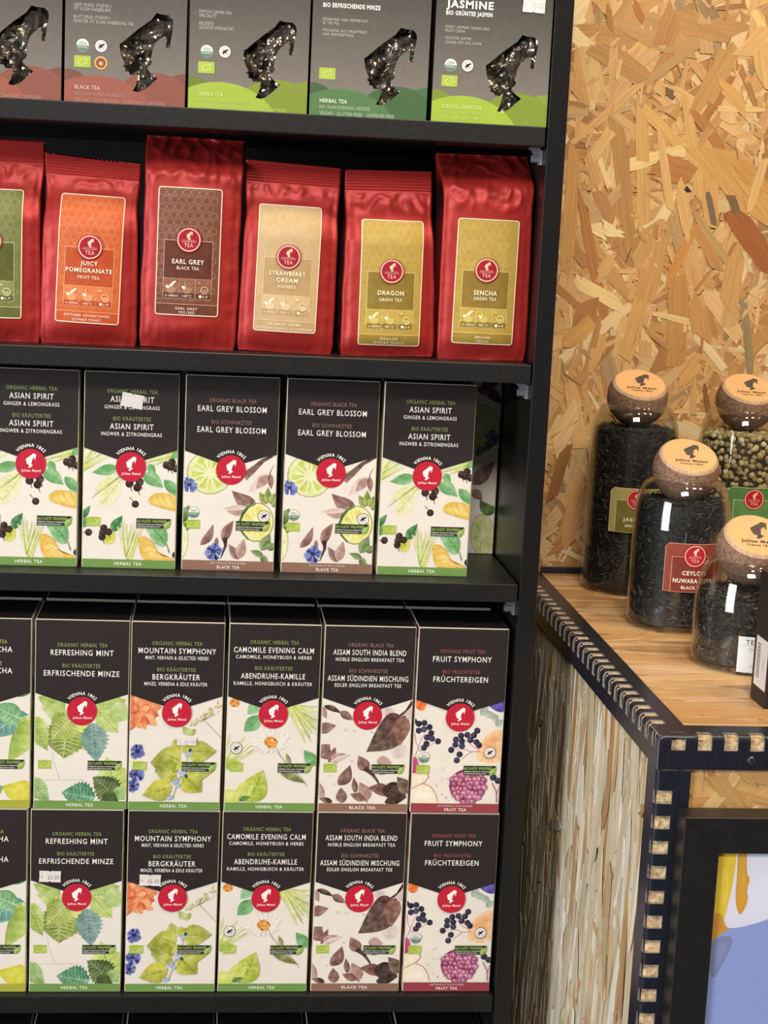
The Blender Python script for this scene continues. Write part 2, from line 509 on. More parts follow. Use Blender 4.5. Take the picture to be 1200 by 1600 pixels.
def clip_rect(poly, x0, x1, y0, y1):
    for ax, lim, sg in ((0, x0, 1), (0, x1, -1), (1, y0, 1), (1, y1, -1)):
        res = []
        for i in range(len(poly)):
            a, b = poly[i], poly[(i + 1) % len(poly)]
            da, db = sg * (a[ax] - lim), sg * (b[ax] - lim)
            if da >= 0:
                res.append(a)
            if (da >= 0) != (db >= 0):
                t = da / (da - db); res.append((a[0] + (b[0] - a[0]) * t, a[1] + (b[1] - a[1]) * t))
        poly = res
        if len(poly) < 3:
            return []
    return poly
def strand_outline(rng, cx, cy, L, w, ang, rag=1.0):
    """ragged flake of wood: long polygon with torn ends and slightly wavering sides"""
    n = 7
    top, bot = [], []
    tap0, tap1 = rng.uniform(.25, 1.1), rng.uniform(.25, 1.1)
    sk = rng.uniform(-.6, .6) * w                      # ends torn off at a slant
    for i in range(n + 1):
        t = i / n
        k = 1.0
        if i == 0: k = tap0
        if i == 1: k = .8 + .2 * tap0
        if i == n - 1: k = .8 + .2 * tap1
        if i == n: k = tap1
        bow = w * .07 * math.sin(PI * t) * (1 if tap0 > .5 else -1)
        top.append((-L / 2 + L * t + rng.uniform(-.03, .03) * L * rag + sk * (i in (0, n)), bow + w / 2 * k * rng.uniform(.88, 1.08)))
        bot.append((-L / 2 + L * t + rng.uniform(-.03, .03) * L * rag - sk * (i in (0, n)), bow - w / 2 * k * rng.uniform(.88, 1.08)))
    e0 = [(-L / 2 - rng.uniform(-.02, .05) * L * rag, rng.uniform(-.2, .2) * w)]
    e1 = [(L / 2 + rng.uniform(-.02, .05) * L * rag, rng.uniform(-.2, .2) * w)]
    pts = top + e1 + bot[::-1] + e0
    c, s = math.cos(ang), math.sin(ang)
    return [(cx + x * c - y * s, cy + x * s + y * c) for x, y in pts]
def strand_mesh(items, O, U, V, Nn, skirt=0.00035):
    """items: (outline, colour, height, (tilt_u, tilt_v), centre, angle)"""
    verts, faces, cols, uvs = [], [], [], []
    for out, c, h, tilt, ctr, ang in items:
        ca, sa = math.cos(ang), math.sin(ang)
        ou, ov = (ctr[0] * 37.7) % 9, (ctr[1] * 53.1) % 7
        i0 = len(verts); n = len(out)
        for low in (0, 1):
            for x, y in out:
                dx, dy = x - ctr[0], y - ctr[1]
                hh = h + tilt[0] * dx + tilt[1] * dy - (skirt if low else 0)
                verts.append(O + U * x + V * y + Nn * max(hh, 0.00002))
                cols.append(c); uvs.append((dx * ca + dy * sa + ou, -dx * sa + dy * ca + ov))
        cx = sum(p[0] for p in out) / n; cy = sum(p[1] for p in out) / n
        ic = len(verts)
        verts.append(O + U * cx + V * cy + Nn * max(h + tilt[0] * (cx - ctr[0]) + tilt[1] * (cy - ctr[1]), 0.00002))
        dx, dy = cx - ctr[0], cy - ctr[1]
        cols.append(c); uvs.append((dx * ca + dy * sa + ou, -dx * sa + dy * ca + ov))
        for k in range(n):
            k2 = (k + 1) % n
            faces.append((ic, i0 + k2, i0 + k)); faces.append((i0 + k, i0 + k2, i0 + n + k2, i0 + n + k))
    return verts, faces, cols, uvs
def strand_obj(name, items, O, U, V, Nn, mat, parent, stuff=False):
    verts, faces, cols, uvs = strand_mesh(items, O, U, V, Nn)
    # orient outward
    if U.cross(V).dot(Nn) > 0:
        faces = [tuple(reversed(f)) for f in faces]
    me = bpy.data.meshes.new(name); me.from_pydata(verts, [], faces)
    ca = me.color_attributes.new('Col', 'FLOAT_COLOR', 'POINT')
    flat = []
    for c in cols:
        flat += [*c, 1.0]
    ca.data.foreach_set('color', flat)
    ul = me.uv_layers.new(name='UVMap')
    li = [0] * len(me.loops); me.loops.foreach_get('vertex_index', li)
    fl = []
    for i in li:
        fl += uvs[i]
    ul.data.foreach_set('uv', fl)
    me.materials.append(mat); me.update()
    o = link(bpy.data.objects.new(name, me), parent)
    if stuff:
        o['kind'] = 'stuff'
    return o
def random_strands(rng, n, W, H, Lr, wr, angf, palette, h0, h1, tilt=0.02, big_first=False):
    items = []
    for i in range(n):
        t = i / n
        L = rng.uniform(*Lr) * (0.7 + 0.6 * rng.random()); w = rng.uniform(*wr)
        cx, cy = rng.uniform(-.02, W + .02), rng.uniform(-.02, H + .02); ang = angf(rng)
        out = clip_rect(strand_outline(rng, cx, cy, L, w, ang), 0, W, 0, H)
        if not out:
            continue
        c = palette[min(len(palette) - 1, int(rng.random() ** 1.3 * len(palette)))]
        k = rng.uniform(.88, 1.1); c = tuple(min(1, x * k) for x in c)
        items.append((out, c, h0 + (h1 - h0) * t, (rng.uniform(-tilt, tilt) * .3, rng.uniform(-tilt, tilt)), (cx, cy), ang))
    return items
WARM = [hexc(h) for h in ('daaf74', 'd5a96d', 'deb67d', 'd1a367', 'cd9d62', 'e1bb85', 'd8ad72', 'cfa26e', 'c5955b', 'e5c593', 'd7af79', 'be8b54', 'caa472', 'b78655', 'e9cfa0', 'ab7c4d', 'a88b64')]
rng = random.Random(7)
OW = Vector((0.40, WALL_Y, 0.24))
WW, WH = 0.62, 0.80
items = random_strands(rng, 2600, WW, WH, (0.018, 0.060), (0.004, 0.011), lambda r: r.uniform(0, PI), WARM, 0.0003, 0.0008, 0.02)
items += random_strands(rng, 900, WW, WH, (0.045, 0.12), (0.006, 0.017), lambda r: r.gauss(PI / 2, .6) if r.random() < .6 else r.uniform(0, PI), WARM, 0.0007, 0.0012, 0.012)
items += random_strands(rng, 1500, WW, WH, (0.008, 0.05), (0.0010, 0.006), lambda r: r.gauss(PI / 2, .8), WARM, 0.0010, 0.0014, 0.03)
items += random_strands(rng, 170, WW, WH, (0.004, 0.018), (0.0004, 0.0014), lambda r: r.uniform(0, PI), [hexc('8a6238'), hexc('74502e'), hexc('9a7244')], 0.0013, 0.00142, 0.0)
strand_obj('wood_strands', items, OW, Vector((1, 0, 0)), Vector((0, 0, 1)), Vector((0, -1, 0)), M['strand'], wall, stuff=True)
# coarser strands over the rest of the board, outside the closely seen stretch
items = random_strands(rng, 500, 1.2, 0.85, (0.06, 0.14), (0.012, 0.03), lambda r: r.uniform(0, PI), WARM, 0.0004, 0.0016, 0.02)
strand_obj('wood_strands', items, Vector((0.40, WALL_Y, 1.04 - .19)), Vector((1, 0, 0)), Vector((0, 0, 1)), Vector((0, -1, 0)), M['strand'], wall, stuff=True)
items = random_strands(rng, 900, 0.58, 0.9, (0.06, 0.14), (0.012, 0.03), lambda r: r.uniform(0, PI), WARM, 0.0004, 0.0016, 0.02)
strand_obj('wood_strands', items, Vector((1.02, WALL_Y, 0.10)), Vector((1, 0, 0)), Vector((0, 0, 1)), Vector((0, -1, 0)), M['strand'], wall, stuff=True)
items = random_strands(rng, 420, 0.16, 0.56, (0.04, 0.11), (0.007, 0.02), lambda r: r.uniform(0, PI), WARM, 0.0003, 0.0012, 0.015)
strand_obj('wood_strands', items, Vector((0.40, WALL_Y, -0.32)), Vector((1, 0, 0)), Vector((0, 0, 1)), Vector((0, -1, 0)), M['strand'], wall, stuff=True)
# the big flakes that can be picked out: two ends on the board (photograph pixels), width in pixels, colour
KEY = [((1165, 15), (1010, 128), 15, 'bd9a63'), ((975, 30), (1115, 75), 52, 'c39a63'), ((1010, 122), (895, 222), 13, 'd6ab6c'),
       ((905, 25), (932, 165), 30, 'd8b577'), ((925, 75), (1010, 125), 34, 'bb8f58'), ((1150, 60), (1090, 170), 34, 'c99a5c'),
       ((1145, 118), (1100, 185), 15, 'b67c44'), ((1005, 172), (1072, 238), 18, 'e0b269'), ((962, 190), (985, 400), 24, 'b98d55'),
       ((1000, 165), (1005, 380), 22, 'd6ab68'), ((1070, 150), (1092, 310), 18, 'dcb06c'), ((984, 258), (1070, 236), 20, 'f0d192'),
       ((1085, 175), (1130, 240), 18, 'b9824a'), ((1100, 220), (1112, 355), 28, 'd9ab69'), ((1110, 230), (1200, 345), 60, 'd5a562'),
       ((1140, 330), (1206, 425), 36, 'a8673a'), ((1020, 260), (1078, 275), 42, 'bd824b'), ((905, 300), (950, 520), 17, 'b67c47'),
       ((897, 235), (882, 430), 24, 'c9985c'), ((925, 350), (960, 370), 26, 'f3d79c'), ((945, 363), (972, 364), 8, 'f6dfa8'),
       ((900, 440), (970, 480), 22, 'f0cf90'), ((1088, 352), (1040, 450), 15, 'cf9450'), ((1083, 330), (1145, 420), 12, 'c2a16c'),
       ((1085, 350), (1120, 420), 20, 'c8955a'), ((1060, 430), (1055, 570), 34, 'c69355'), ((1025, 380), (1000, 480), 36, 'd09f60'),
       ((1155, 390), (1135, 480), 30, 'd0a366'), ((1160, 465), (1172, 580), 14, '9f8a66'), ((1020, 490), (1100, 508), 10, 'eccb8b'),
       ((918, 470), (905, 520), 34, 'b07c4a'), ((1000, 470), (975, 560), 26, 'd5a666'), ((860, 440), (925, 500), 12, 'b98148'),
       ((925, 250), (955, 205), 18, 'deb473'), ((935, 290), (915, 240), 16, 'd4a465'), ((1060, 290), (1075, 370), 20, 'ddb371'),
       ((1120, 170), (1195, 172), 9, 'ecc887'), ((1180, 10), (1200, 140), 30, 'dfb572'), ((870, 0), (878, 70), 14, 'd7ae6b'),
       ((1150, 250), (1200, 300), 26, 'cf9c5a'), ((950, 10), (955, 48), 9, 'b07a42'), ((990, 0), (1005, 35), 10, 'b67b40'),
       ((1165, 0), (1200, 60), 12, 'ecc98c'), ((1125, 130), (1165, 175), 20, 'ddae67'), ((1105, 300), (1115, 352), 10, '7d6a55'),
       ((1140, 305), (1150, 332), 14, '7f6848'), ((1068, 292), (1076, 300), 7, '3a2c22'), ((1040, 142), (1052, 150), 12, '7d664a'),
       ((1090, 470), (1098, 530), 30, 'cc9a5c'), ((1170, 330), (1195, 250), 14, 'e2bb7c'), ((880, 540), (925, 500), 26, 'd3a05c'),
       ((960, 400), (935, 435), 18, 'd9ad6f'), ((1030, 200), (1048, 330), 14, 'e1b876'), ((890, 600), (905, 700), 24, 'dcae72'),
       ((866, 700), (900, 640), 30, 'e6c08a'), ((862, 780), (885, 700), 18, '9a6a3c'), ((880, 850), (905, 760), 28, 'cf9c62'),
       ((860, 860), (900, 830), 20, 'bd8a52'), ((1100, 600), (1110, 660), 8, '8d6236'), ((1060, 600), (1090, 560), 24, 'd9a766')]
def board_pt(p):
    q = unproject(p[0], p[1], WALL_Y)
    return (q.x - OW.x, q.z - OW.z)
for k, (a, b, wpx, h) in enumerate(KEY):
    A, B = board_pt(a), board_pt(b)
    L = math.hypot(B[0] - A[0], B[1] - A[1]); ang = math.atan2(B[1] - A[1], B[0] - A[0])
    ctr = ((A[0] + B[0]) / 2, (A[1] + B[1]) / 2)
    out = clip_rect(strand_outline(rng, ctr[0], ctr[1], L, wpx / 1560.0, ang, .7), 0, WW, 0, WH)
    if out:
        strand_obj('wood_strand', [(out, hexc(h), 0.0013 + 0.0000085 * k, (rng.uniform(-.002, .002), rng.uniform(-.006, .006)), ctr, ang)],
                   OW, Vector((1, 0, 0)), Vector((0, 0, 1)), Vector((0, -1, 0)), M['strand'], wall)

# ================================================================== SHELVING UNIT
PF = -0.008                       # front plane of the boards
PX = 0.4340                       # inner face of the right side panel
SH1, SH2, SH3, SH4, SH5 = 0.7503, 0.5575, 0.3715, 0.0, -0.215
LEFT = -0.36
unit = thing('shelving_unit', 'tall matt black wooden shelving unit filled with tea packages', 'shelf', (0, 0, FLOOR_Z))
def up(o):
    o.location.z = -FLOOR_Z
    return o
up(box_obj('side_panel', PX, PX + 0.0155, PF, WALL_Y - 0.004, FLOOR_Z, 1.25, M['black_gloss'], unit, 0.0007))
up(box_obj('side_panel', LEFT - 0.0155, LEFT, PF, WALL_Y - 0.004, FLOOR_Z, 1.25, M['black_gloss'], unit, 0.0007))
up(box_obj('back_panel', LEFT, PX, WALL_Y - 0.012, WALL_Y - 0.004, FLOOR_Z, 1.25, M['black_board'], unit, 0))
for z in (SH1, SH2, SH3, SH4, SH5, -0.55, 1.05):
    up(box_obj('shelf_board', LEFT + .0005, PX - 0.0015, PF, WALL_Y - 0.013, z - 0.0158, z, M['black_board'], unit, 0.0007))
def shelf_clip(z):
    """clear plastic support: round peg in the side panel with a flat tongue and a web under the board"""
    bm = bmesh.new()
    bm_box(bm, PX - 0.0105, PX - 0.0003, 0.006, 0.016, z - 0.0020, z - 0.0002)
    bm_box(bm, PX - 0.0022, PX - 0.0003, 0.006, 0.016, z - 0.0140, z - 0.0002)
    web = [bm.verts.new(v) for v in ((PX - .0095, .0102, z - .002), (PX - .0022, .0102, z - .013), (PX - .0022, .0102, z - .002),
                                     (PX - .0095, .0118, z - .002), (PX - .0022, .0118, z - .013), (PX - .0022, .0118, z - .002))]
    for f in ((0, 1, 2), (5, 4, 3), (0, 3, 4, 1), (1, 4, 5, 2), (2, 5, 3, 0)):
        bm.faces.new([web[i] for i in f])
    r = bmesh.ops.create_cone(bm, cap_ends=True, segments=16, radius1=0.0032, radius2=0.0032, depth=0.008,
                              matrix=Matrix.Translation((PX - .0045, .011, z - .009)) @ Matrix.Rotation(PI / 2, 4, 'Y'))
    up(bm_obj('shelf_clip', bm, M['clip_plastic'], unit))['label'] = 'clear plastic shelf support'
for z in (SH1, SH2, SH3):
    shelf_clip(z - 0.0158)

# ================================================================== DISPLAY COUNTER
CX, CY, CZ = 0.489, -0.2685, 0.321          # outer left, outer front, top
LEG, TH = 0.025, 0.0014
CR = 1.25                                   # right end
counter = thing('display_counter', 'wood strand board display counter edged with black slotted steel angle', 'counter', (CX, CY, FLOOR_Z))
cinv = Vector((-CX, -CY, -FLOOR_Z))
def cpart(o):
    o.location = cinv
    return o
IN = TH + 0.0012
def rounded_block(name, x0, x1, y0, y1, z0, z1, mat):
    bm = bmesh.new(); bm_box(bm, x0, x1, y0, y1, z0, z1)
    bmesh.ops.bevel(bm, geom=bm.edges[:], offset=0.002, segments=2, affect='EDGES')
    return cpart(bm_obj(name, bm, mat, counter))
# boards meet inside the steel angle: their cut edges show in its slots
top_b = rounded_block('worktop', CX + IN, CR, CY + IN, WALL_Y - 0.003, CZ - 0.018, CZ - 0.0014, M['osb_edge'])
side_b = rounded_block('side_board', CX + IN, CX + 0.018, CY + IN, WALL_Y - 0.003, FLOOR_Z, CZ - 0.0185, M['osb_edge'])
front_b = rounded_block('front_board', CX + 0.0185, CR, CY + IN, CY + 0.018, FLOOR_Z, CZ - 0.0185, M['osb_edge'])
cpart(box_obj('side_board', CR - 0.018, CR, CY + 0.02, WALL_Y - 0.003, FLOOR_Z, CZ - 0.0185, M['osb_core'], counter, 0))
TOPC = [hexc(h) for h in ('d6ab76', 'cfa26c', 'dcb482', 'c89a62', 'e0bd90', 'c69660', 'b88a58', 'd8b288')]
SIDEC = [hexc(h) for h in ('e6d8ba', 'dccaa6', 'ece0ca', 'd8c49c', 'efe6d6', 'e0ceaa', 'cfb488', 'd8d0b8', 'f2ebde', 'c8a474', 'c6bda4', 'bd9060')]  # same board, whitened: daylight falling on this side is put into the palette
rng = random.Random(21)
w_, h_ = CR - CX - LEG + .003, WALL_Y - CY - LEG - 0.004
it = [([(0, 0), (w_, 0), (w_, h_), (0, h_)], hexc('cfa26c'), .00012, (0, 0), (w_ / 2, h_ / 2), 0)]
it += random_strands(rng, 1500, w_, h_, (0.03, 0.10), (0.004, 0.012), lambda r: r.gauss(0, .18), TOPC, 0.0002, 0.0005, 0.004)
it += random_strands(rng, 300, w_, h_, (0.08, 0.20), (0.010, 0.026), lambda r: r.gauss(0, .10), TOPC, 0.0005, 0.0009, 0.003)
o = strand_obj('wood_strands', it, Vector((CX + LEG - .003, CY + LEG - .003, CZ - 0.0014)), Vector((1, 0, 0)), Vector((0, 1, 0)), Vector((0, 0, 1)), M['strand_top'], counter, stuff=True)
o.parent = top_b
hs = 0.75
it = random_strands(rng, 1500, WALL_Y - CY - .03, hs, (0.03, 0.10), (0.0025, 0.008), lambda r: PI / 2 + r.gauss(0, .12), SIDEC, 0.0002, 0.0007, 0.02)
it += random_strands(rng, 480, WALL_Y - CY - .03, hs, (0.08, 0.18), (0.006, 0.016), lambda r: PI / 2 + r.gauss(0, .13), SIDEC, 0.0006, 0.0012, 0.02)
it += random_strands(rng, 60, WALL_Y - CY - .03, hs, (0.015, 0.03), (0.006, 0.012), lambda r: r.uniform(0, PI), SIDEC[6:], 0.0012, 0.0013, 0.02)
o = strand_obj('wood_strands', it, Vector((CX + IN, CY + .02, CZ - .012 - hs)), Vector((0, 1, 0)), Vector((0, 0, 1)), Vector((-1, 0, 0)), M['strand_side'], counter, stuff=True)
o.parent = side_b; o.location = (0, 0, 0)
it = [([(0, 0), (CR - CX - .03, 0), (CR - CX - .03, .55), (0, .55)], hexc('d2a566'), .00008, (0, 0), (0, 0), .4)]
it += random_strands(rng, 900, CR - CX - .03, 0.55, (0.03, 0.09), (0.004, 0.012), lambda r: r.uniform(0, PI), WARM, 0.0001, 0.0006, 0.02)
it += random_strands(rng, 420, CR - CX - .03, 0.55, (0.04, 0.10), (0.008, 0.022), lambda r: r.gauss(.5, .7), WARM[:8], 0.0005, 0.0009, 0.01)
o = strand_obj('wood_strands', it, Vector((CX + .022, CY + IN, CZ - .015 - .55)), Vector((1, 0, 0)), Vector((0, 0, 1)), Vector((0, -1, 0)), M['strand'], counter, stuff=True)
o.parent = front_b; o.location = (0, 0, 0)

def slotted_angle(name, O, E, A, B, length, slots, reachA, reachB):
    """steel angle: bend line starts at O and runs along E; legs along A and B; slots = [(s0, s1)] cut across the bend"""
    r = 0.0042
    prof = []                                     # (point, arclength)
    prof.append(O + A * LEG)
    prof.append(O + A * reachA)
    ctr = O + A * r + B * r
    for k in range(7):
        t = k / 6 * PI / 2
        prof.append(ctr - A * (r * math.sin(t)) - B * (r * math.cos(t)))
    prof.append(O + B * reachB)
    prof.append(O + B * LEG)
    n = len(prof)
    cuts = [0.0]
    for a, b in slots:
        cuts += [a, b]
    cuts.append(length)
    bm = bmesh.new()
    rows = [[bm.verts.new(p + E * c) for p in prof] for c in cuts]
    for i in range(len(cuts) - 1):
        slot = (i % 2 == 1)
        for j in range(n - 1):
            if slot and 1 <= j <= n - 3:
                continue
            bm.faces.new((rows[i][j], rows[i][j + 1], rows[i + 1][j + 1], rows[i + 1][j]))
    bmesh.ops.recalc_face_normals(bm, faces=bm.faces[:])
    # outward = away from the inner corner
    f0 = bm.faces[:][0]
    if f0.normal.dot(-B) < 0:
        bmesh.ops.reverse_faces(bm, faces=bm.faces[:])
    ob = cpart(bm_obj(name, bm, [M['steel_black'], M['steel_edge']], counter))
    md = ob.modifiers.new('sheet', 'SOLIDIFY'); md.thickness = TH; md.offset = -1
    md.material_offset_rim = 1
    return ob
X_, Y_, Z_ = Vector((1, 0, 0)), Vector((0, 1, 0)), Vector((0, 0, 1))
run = WALL_Y - 0.003 - CY
sl = [(0.0095 + 0.0191 * k, 0.0095 + 0.0191 * k + 0.0096) for k in range(int((run - .02) / .0191))]
slotted_angle('edge_trim', Vector((CX, CY, CZ)), Y_, X_, -Z_, run, sl, 0.0125, 0.0125)
sl = [(0.0088 + 0.0191 * k, 0.0088 + 0.0191 * k + 0.0102) for k in range(int((CR - CX - .02) / .0191))]
slotted_angle('edge_trim', Vector((CX + .0004, CY - .0002, CZ + .0004)), X_, Y_, -Z_, CR - CX, sl, 0.0085, 0.0110)
zl = CZ - LEG - 0.0006
sl = [(0.0148 + 0.0187 * k, 0.0148 + 0.0187 * k + 0.0098) for k in range(38)]
slotted_angle('edge_trim', Vector((CX, CY, zl)), -Z_, X_, Y_, 0.74, sl, 0.0125, 0.0045)
# dark strip where the worktop meets the wall
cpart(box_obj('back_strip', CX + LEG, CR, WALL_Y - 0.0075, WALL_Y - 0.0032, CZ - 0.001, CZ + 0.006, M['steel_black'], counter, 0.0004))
def screw(x, z):
    bm = bmesh.new()
    bmesh.ops.create_cone(bm, cap_ends=True, segments=24, radius1=0.0032, radius2=0.0024, depth=0.0012,
                          matrix=Matrix.Translation((x, CY - 0.0006, z)) @ Matrix.Rotation(PI / 2, 4, 'X'))
    s = cpart(bm_obj('screw', bm, M['screw'], counter))
    bm = bmesh.new()
    bm_box(bm, x - .0016, x + .0016, CY - .00135, CY - .0011, z - .00035, z + .00035)
    bm_box(bm, x - .00035, x + .00035, CY - .00135, CY - .0011, z - .0016, z + .0016)
    c = bm_obj('cross_slot', bm, M['black_frame'], s)
screw(0.5571, 0.3035); screw(0.5571 + .1528, 0.3035)

# ================================================================== CARTONS OF TEA BAGS (rows three and four)
BW, BH, BD = 0.078, 0.1653, 0.069
H_ = hexc
CREAM, WHITE = H_('efe6d8'), H_('f4efe6')
BLACK = H_('2b2424')
GREENB, BROWNB, REDB = H_('71954d'), H_('8d6a58'), H_('97404a')

def a_citrus(a, x, y, rx, ry, rot, rind, pith, flesh, flesh2, seg=11):
    cr, sr = math.cos(rot), math.sin(rot)
    def T(px, py):
        return (x + px * rx * cr - py * ry * sr, y + px * rx * sr + py * ry * cr)
    a.disc(x, y, rx, ry, rind, rind, rot, 40)
    a.disc(x, y, rx * .965, ry * .965, pith, mixc(pith, flesh, .35), rot, 40)
    a.up()
    for k in range(seg):
        a0, a1 = 2 * PI * (k + .08) / seg, 2 * PI * (k + .92) / seg
        r0, r1 = .12, .80
        q = [T(r0 * math.cos((a0 + a1) / 2), r0 * math.sin((a0 + a1) / 2)), T(r1 * .9 * math.cos(a0), r1 * .9 * math.sin(a0)),
             T(r1 * math.cos(a0 + .1), r1 * math.sin(a0 + .1)), T(r1 * math.cos(a1 - .1), r1 * math.sin(a1 - .1)), T(r1 * .9 * math.cos(a1), r1 * .9 * math.sin(a1))]
        c = flesh if k % 2 else flesh2
        for i in range(1, 4):
            a.tri([q[0], q[i], q[i + 1]], [mixc(c, pith, .45), c, c])
    for k in range(seg):
        t = 2 * PI * (k + .5) / seg
        a.stroke([T(.3 * math.cos(t), .3 * math.sin(t)), T(.74 * math.cos(t + .06), .74 * math.sin(t + .06))], rx * .03, rx * .015, mixc(flesh, (0.05, 0.08, 0.01), .45), new=(k == 0))
def a_berry(a, x, y, r, c, hi):
    a.disc(x, y, r, r, mixc(c, hi, .25), c, 0, 16)
    a.disc(x - r * .3, y - r * .35, r * .32, r * .25, hi, mixc(c, hi, .5), -.5, 10)
def a_cornflower(a, x, y, r, rg):
    B1, B2, B3 = H_('3f57b5'), H_('5f78d6'), H_('252f6e')
    a.up()
    for k in range(13):
        t = 2 * PI * k / 13 + rg.uniform(-.15, .15); rr = r * rg.uniform(.8, 1.1)
        p0 = (x + r * .15 * math.cos(t), y + r * .15 * math.sin(t))
        e = [(x + rr * f * math.cos(t + d), y + rr * f * math.sin(t + d)) for d, f in ((-.28, .85), (-.18, 1.0), (-.07, .84), (.05, 1.02), (.16, .85), (.27, .97))]
        c = B1 if k % 3 else B2
        for i in range(5):
            a.tri([p0, e[i], e[i + 1]], [B3, c, mixc(c, WHITE, .2)])
    a.disc(x, y, r * .3, r * .26, H_('1f2247'), H_('2b3580'), 0, 10)
def a_grass(a, x, y, L, a0, a1, n, rg, w, cs, tip=None):
    for k in range(n):
        t = a0 + (a1 - a0) * k / (n - 1) + rg.uniform(-.03, .03); l = L * rg.uniform(.75, 1.05)
        c = cs[k % len(cs)]
        s = (x + rg.uniform(-w, w), y + rg.uniform(-w, w))
        a.stroke([s, (s[0] + l * .5 * math.cos(t), s[1] + l * .5 * math.sin(t)), (s[0] + l * math.cos(t + .03), s[1] + l * math.sin(t + .03))], w, w * .35, c, tip or mixc(c, CREAM, .35))
def a_blob(a, pts, c, cc=None, it=2):
    for _ in range(it):                                   # Chaikin smoothing
        q = []
        for i in range(len(pts)):
            p, r = pts[i], pts[(i + 1) % len(pts)]
            q += [(p[0] * .75 + r[0] * .25, p[1] * .75 + r[1] * .25), (p[0] * .25 + r[0] * .75, p[1] * .25 + r[1] * .75)]
        pts = q
    cx = sum(p[0] for p in pts) / len(pts); cy = sum(p[1] for p in pts) / len(pts)
    a.fan((cx, cy), pts, cc or c, c)
    return pts
def a_clove(a, pts, r):
    for x, y in pts:
        a.stroke([(x, y), (x + r * .6, y + r * 1.9)], r * .3, r * .12, H_('3a2822'))
    for x, y in pts:
        a_berry(a, x, y, r, H_('33221e'), H_('6d5448'))

LG = [H_('b9c25a'), H_('cdd37a'), H_('94a83f'), H_('dbe0a0')]
GR1, GR2, GR3 = H_('5f9a5c'), H_('8fbf86'), H_('3f6f45')
YG1, YG2, YG3 = H_('b9bf3f'), H_('d7d66a'), H_('7c8a35')
MV1, MV2, MV3 = H_('7d5a55'), H_('a8857c'), H_('4a322f')

def art_asian(a):
    rg = random.Random(3)
    a_grass(a, 20, 650, 270, -1.25, -.45, 14, rg, 26, LG)
    a_grass(a, 930, 470, 340, 2.62, 2.9, 11, rg, 24, LG)
    a.leaf(370, 635, 135, 675, 100, GR1, GR2, H_('4b7f4a'))
    a.leaf(590, 690, 770, 812, 120, GR1, GR2, H_('4b7f4a'), bend=-.06)
    a.leaf(640, 600, 700, 700, 70, GR2, GR1)
    a.leaf(400, 700, 150, 860, 110, H_('d8d99a'), H_('e9e6c4'), H_('a3ab5e'), fat=1.1)
    a.leaf(420, 710, 200, 990, 150, H_('d5d98c'), H_('ebe7cc'), H_('b1b66a'), fat=1.2)
    a.stroke([(400, 700), (310, 770), (200, 850), (130, 905)], 10, 3, H_('7e8840'))
    a.stroke([(200, 850), (165, 820)], 4, 2, H_('8d7a50')); a.stroke([(215, 930), (240, 955)], 5, 2, H_('8d6a40'))
    a_clove(a, [(470, 775), (562, 760), (540, 810)], 36)
    a.stroke([(470, 895), (515, 945)], 5, 4, H_('3a2822')); a_berry(a, 522, 958, 32, H_('2f211d'), H_('6d5a50'))
    a.leaf(900, 490, 850, 560, 60, GR1, GR2)
    a_clove(a, [(800, 610), (850, 585), (885, 640), (835, 625)], 34)
    a.leaf(780, 740, 930, 900, 90, GR1, GR2, H_('3f6f45'))
    a_blob(a, [(632, 905), (700, 855), (800, 860), (930, 900), (930, 1030), (820, 1010), (700, 975), (650, 955)], H_('d9b24e'), H_('f0d680'))
    for x in (705, 760, 830):
        a.stroke([(x - 5, 862), (x + 15, 915), (x + 60, 990)], 5, 3, H_('b08330'))
    a.leaf(40, 1080, 120, 970, 60, GR3, GR1); a.leaf(20, 1150, 100, 1080, 90, GR1, H_('7fae6a'))
    a_berry(a, 105, 1208, 32, H_('33221e'), H_('6d5448')); a.stroke([(75, 1205), (25, 1220)], 5, 3, H_('3a2822'))
    a.leaf(310, 1200, 405, 1060, 90, GR3, GR1, H_('2f5535')); a.leaf(260, 1310, 340, 1200, 90, YG2, YG1)
    a_clove(a, [(240, 1170), (285, 1205), (230, 1210), (225, 1250)], 32)
    a_grass(a, 460, 1440, 330, -1.95, -1.2, 22, rg, 20, LG)
    a.leaf(790, 1330, 600, 1140, 150, GR1, GR2, H_('3f7040'), bend=.12); a.stroke([(800, 1310), (825, 1390)], 6, 9, GR3)
    a_blob(a, [(545, 1260), (600, 1235), (680, 1290), (720, 1380), (760, 1420), (860, 1440), (860, 1470), (600, 1470), (560, 1380)], H_('dcae48'), H_('f2dc8c'))
    for y in (1290, 1340, 1390):
        a.stroke([(570 + (y - 1290) * .4, y + 10), (630 + (y - 1290) * .3, y - 20), (690 + (y - 1290) * .3, y + 20)], 4, 3, H_('b08330'))
    a_berry(a, 880, 1410, 30, H_('33221e'), H_('6d5448'))
